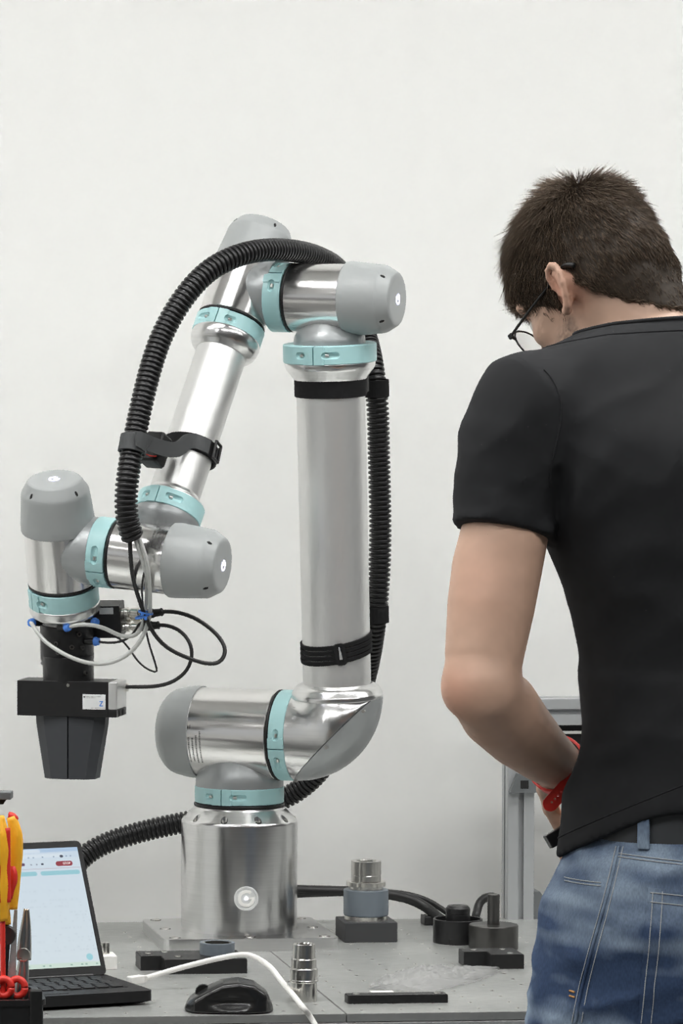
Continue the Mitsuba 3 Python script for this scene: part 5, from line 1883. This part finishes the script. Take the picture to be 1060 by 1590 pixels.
for s in (1, -1):
    hg = hl(.102, s * .068, .007)
    fr_ += [tube(np.array([hl(.1025, s * .0615, .003), hg]), .0018, 8), place(rbox(.006, .004, .006, .001), hg - hz_ * .003, H3)]
    tmp = curve([hg, hl(.050, s * .0745, .012), hl(.010, s * .0765, .0165), hl(-.022, s * .0810, .0185)], .003)
    part(man, "glasses__temple", tube(tmp, .0016, 8), "black_plastic", True)
    part(man, "glasses__temple_tip", tube(curve([hl(-.018, s * .0806, .0185), hl(-.030, s * .0835, .0170), hl(-.040, s * .0825, .0085)], .002), np.linspace(.0022, .0035, 12)[: len(curve([hl(-.018, s * .0806, .0185), hl(-.030, s * .0835, .0170), hl(-.040, s * .0825, .0085)], .002))], 10), "black_rubber", True)
part(man, "glasses__frame", cat(fr_), "black_plastic", True, label="thin black round glasses frame")
labels[gl] = {"label": "thin-rimmed black glasses"}

# ---- watch
wd = nrm(WR - P(806, 1137, 4.81))
wc_ = WR - wd * .004
fw = frame(wd)
def wrist_ring(r, w, th):
    return lathe(round_prof([(r, -w / 2), (r + th, -w / 2), (r + th, w / 2), (r, w / 2), (r, -w / 2)], .0008, 2), 48, closed=False)
wk = part(man, "watch__strap", place(wrist_ring(.0310, .019, .0030), wc_, fw), "red_plastic", 30, label="bright red rubber watch strap")
part(man, "watch__case", place(lathe(round_prof([(0, 0), (.018, 0), (.019, .003), (.017, .008), (0, .009)], .002), 36), wc_ + nrm(MF + .4 * MR) * .031, frame(nrm(MF + .4 * MR))), "black_plastic", 30)
ta, tb_ = P(885, 1214, 4.93 - .048), P(846, 1257, 4.93 - .052)
tdir = nrm(tb_ - ta)
ta = ta - tdir * .008
tn = nrm(-MF - ((-MF) @ tdir) * tdir)
TL = np.linalg.norm(tb_ - ta)
strip = sbox(0, -.0085, TL - .0085, .0085).union(Point(TL - .0085, 0).buffer(.0085))
for k in range(8):
    strip = strip.difference(Point(TL - .011 - k * .0052, 0).buffer(.0013))
TF = np.stack([tdir, np.cross(tn, tdir), tn], 1)
part(man, "watch__strap_end", place(extrude(strip, .0026), ta, TF), "red_plastic", 30, label="loose red strap end with a row of holes")
part(man, "watch__buckle", place(cat(rbox(.003, .022, .003, .001), place(rbox(.016, .0022, .003, .001), (.007, .0105, 0)), place(rbox(.016, .0022, .003, .001), (.007, -.0105, 0))), ta + tn * .002 - tdir * .004, TF), "nickel", 30)
labels[f"{man}__watch"] = {"label": "red rubber wristwatch with a loose strap end"}
# ---- the thing he holds
single("black_rod", "short black square-ended rod in the man's hand, below the red watch strap", "rod", place(rbox(.0165, .0165, float(np.linalg.norm(OBJ_B - OBJ_A)), .0012), OBJ_A, frame(OBJ_B - OBJ_A, -MF)), "black_plastic", 20)
# ------------------------------------------------------------------ tools in the near left corner
TD = 5.08
def TP(x, y, dd=0.0):
    return P(x, y, TD + dd)


tz = TABLE
c0 = TP(8, 1560)
tr = thing("tool_trolley", "small grey tool trolley in front of the table, under the black tool bin", "trolley")
part(tr, "top", place(rbox(.42, .36, .025, .004), [c0[0] - .10, c0[1] - .06, tz - .025]), "cast_aluminium", 20)
part(tr, "shelf", place(rbox(.42, .36, .020, .004), [c0[0] - .10, c0[1] - .06, .22]), "cast_aluminium", 20)
for a in (-.19, .19):
    for b in (-.16, .16):
        part(tr, "leg", place(rbox(.028, .028, tz - .025, .002), [c0[0] - .10 + a, c0[1] - .06 + b, 0]), "cast_aluminium", 20)
bn = thing("tool_bin", "open black plastic bin full of hand tools at the lower left", "bin")
zt = TP(50, 1546)[2]
bx1 = TP(61, 1560)[0]
bx0 = bx1 - .145
by0, by1 = c0[1] - .055, c0[1] + .055
bc = np.array([(bx0 + bx1) / 2, (by0 + by1) / 2, tz])
outer = sbox(bx0 - bc[0], by0 - bc[1], bx1 - bc[0], by1 - bc[1]).buffer(-.012).buffer(.012, quad_segs=4)
part(bn, "shell", place(cat(extrude(outer.difference(outer.buffer(-.0045)), zt - tz), extrude(outer, .004)), bc), "black_plastic", 30)
part(bn, "rim", place(extrude(outer.buffer(.003).difference(outer.buffer(-.0050)), .007, zt - tz - .004), bc), "black_plastic", 30)
part(bn, "corner_post", place(rbox(.015, .015, TP(50, 1527)[2] - tz, .002), [bx1 - .010, by0 + .004, tz]), "black_rubber")


def handle(parent, pts, r, mat, flat=.75, name="handle"):
    c_ = curve([TP(*q) for q in pts], .004)
    m = tube(c_, np.interp(np.linspace(0, 1, len(c_)), np.linspace(0, 1, len(r)), r), 16)
    return part(parent, name, m, mat, True)


pl1 = thing("pliers", "pliers with yellow and red handles standing upright in the black bin", "pliers")
k = handle(pl1, [(17, 1268, 0), (23, 1290, 0), (23, 1340, 0), (20, 1385, 0), (19, 1412, 0)], [.0055, .0085, .0088, .0082, .0078, .0060], "yellow_plastic")
part(k, "red_inlay", tube(curve([TP(20, 1345, -.0065), TP(20, 1370, -.0075), TP(15, 1395, -.008)], .004), [.003, .0045, .0052, .0055, .005, .004, .003, .003, .003][:len(curve([TP(20, 1345, -.0065), TP(20, 1370, -.0075), TP(15, 1395, -.008)], .004))] if len(curve([TP(20, 1345, -.0065), TP(20, 1370, -.0075), TP(15, 1395, -.008)], .004)) <= 9 else .005, 12), "red_plastic", True)
part(k, "red_tip", tube(curve([TP(14, 1266, .001), TP(19, 1267, 0), TP(24, 1273, .001)], .002), .0042, 10), "red_plastic", True)
k = handle(pl1, [(-16, 1280, .004), (-18, 1310, .004), (-10, 1360, .004), (2, 1400, .003), (8, 1436, 0)], [.0055, .0088, .0090, .0085, .0080, .0068], "yellow_plastic")
part(pl1, "joint", place(lathe(round_prof([(0, -.004), (.012, -.004), (.012, .004), (0, .004)], .001, 2), 24), TP(9, 1452), frame(-MF)), "burnished_steel")
part(pl1, "jaws", trimesh.PointCloud(np.array([TP(2, 1445, a) for a in (-.004, .004)] + [TP(17, 1445, a) for a in (-.004, .004)] + [TP(10, 1545, a) for a in (-.003, .003)] + [TP(6, 1545, a) for a in (-.003, .003)])).convex_hull, "black_anodised", 10)
pl2 = thing("screwdriver", "red and yellow screwdriver standing with its grip up at the left edge", "screwdriver")
k = handle(pl2, [(0, 1266, -.022), (0, 1285, -.022), (2, 1320, -.022), (3, 1370, -.022), (3, 1410, -.022), (4, 1430, -.022)], [.005, .0105, .0115, .0095, .0105, .0095, .006], "yellow_plastic")
for a in range(4):
    t_ = math.radians(a * 90 + 20)
    off_ = MR * math.cos(t_) * .0088 - MF * math.sin(t_) * .0088
    part(k, "red_rib", tube(curve([TP(1, 1285, -.022) + off_, TP(2, 1330, -.022) + off_ * .95, TP(3, 1400, -.022) + off_ * .9], .004), .0036, 10), "red_plastic", True)
part(pl2, "shaft", tube(np.array([TP(4, 1428, -.022), TP(5, 1550, -.022)]), .0032, 12), "red_plastic", True)
rl = single("steel_blade", "flat bright steel blade standing in the bin between handles and chrome pliers", "blade",
            trimesh.PointCloud(np.array([TP(x, y, a) for x, y in ((22, 1413), (27, 1413), (9, 1545), (24, 1545)) for a in (.010, .0125)])).convex_hull, "anodised_aluminium", 10)
cp_ = thing("chrome_pliers", "small chrome pliers standing nose up beside the laptop screen", "pliers")
for s in (-1, 1):
    c_ = curve([TP(41 + s * 1.5, 1411, .018), TP(40 + s * 3.2, 1435, .018), TP(38 + s * 4.5, 1465, .018), TP(37 + s * 3.5, 1490, .018)], .003)
    part(cp_, "jaw", tube(c_, np.linspace(.0022, .0060, len(c_)), 12), "nickel", True)
    c_ = curve([TP(37 - s * 1.5, 1485, .018), TP(35 - s * 4, 1510, .018), TP(32 - s * 5, 1550, .018)], .003)
    part(cp_, "arm", tube(c_, .0045, 12), "nickel", True)
part(cp_, "pivot", place(lathe(round_prof([(0, -.006), (.0085, -.006), (.0085, .006), (0, .006)], .0015, 3), 28), TP(37, 1482, .018), frame(-MF)), "nickel")
sc = thing("scissors", "scissors with red plastic loops lying in the bin", "scissors")
for k_, (x, y) in enumerate(((6, 1533), (26, 1534))):
    lp2 = np.array([TP(x, y, -.028) + MR * .009 * math.cos(t) + U_ * .010 * math.sin(t) + MF * .004 * k_ for t in np.linspace(0, 2 * np.pi, 28)])
    part(sc, "loop", tube(lp2, .0042, 10), "red_plastic", True)
part(sc, "blades", trimesh.PointCloud(np.array([TP(x, y, a) for x, y in ((12, 1542), (22, 1542), (16, 1592)) for a in (-.029, -.025)])).convex_hull, "steel", 10)
tt = thing("tee_tool", "black rod with a flat grey head standing behind the yellow handles at the left edge", "tool")
part(tt, "head", place(rbox(.050, .022, .009, .001), TP(-14, 1240, .030), frame(U_, MR)), "cast_aluminium", 20)
part(tt, "neck", trimesh.PointCloud(np.array([TP(x, y, a) for x, y in ((-22, 1240), (11, 1240), (5, 1249), (-20, 1249)) for a in (.023, .037)])).convex_hull, "black_rubber", 10)
part(tt, "rod", tube(np.array([TP(-9, 1244, .030), TP(-9, 1560, .030)]), .006, 14), "black_rubber", True)
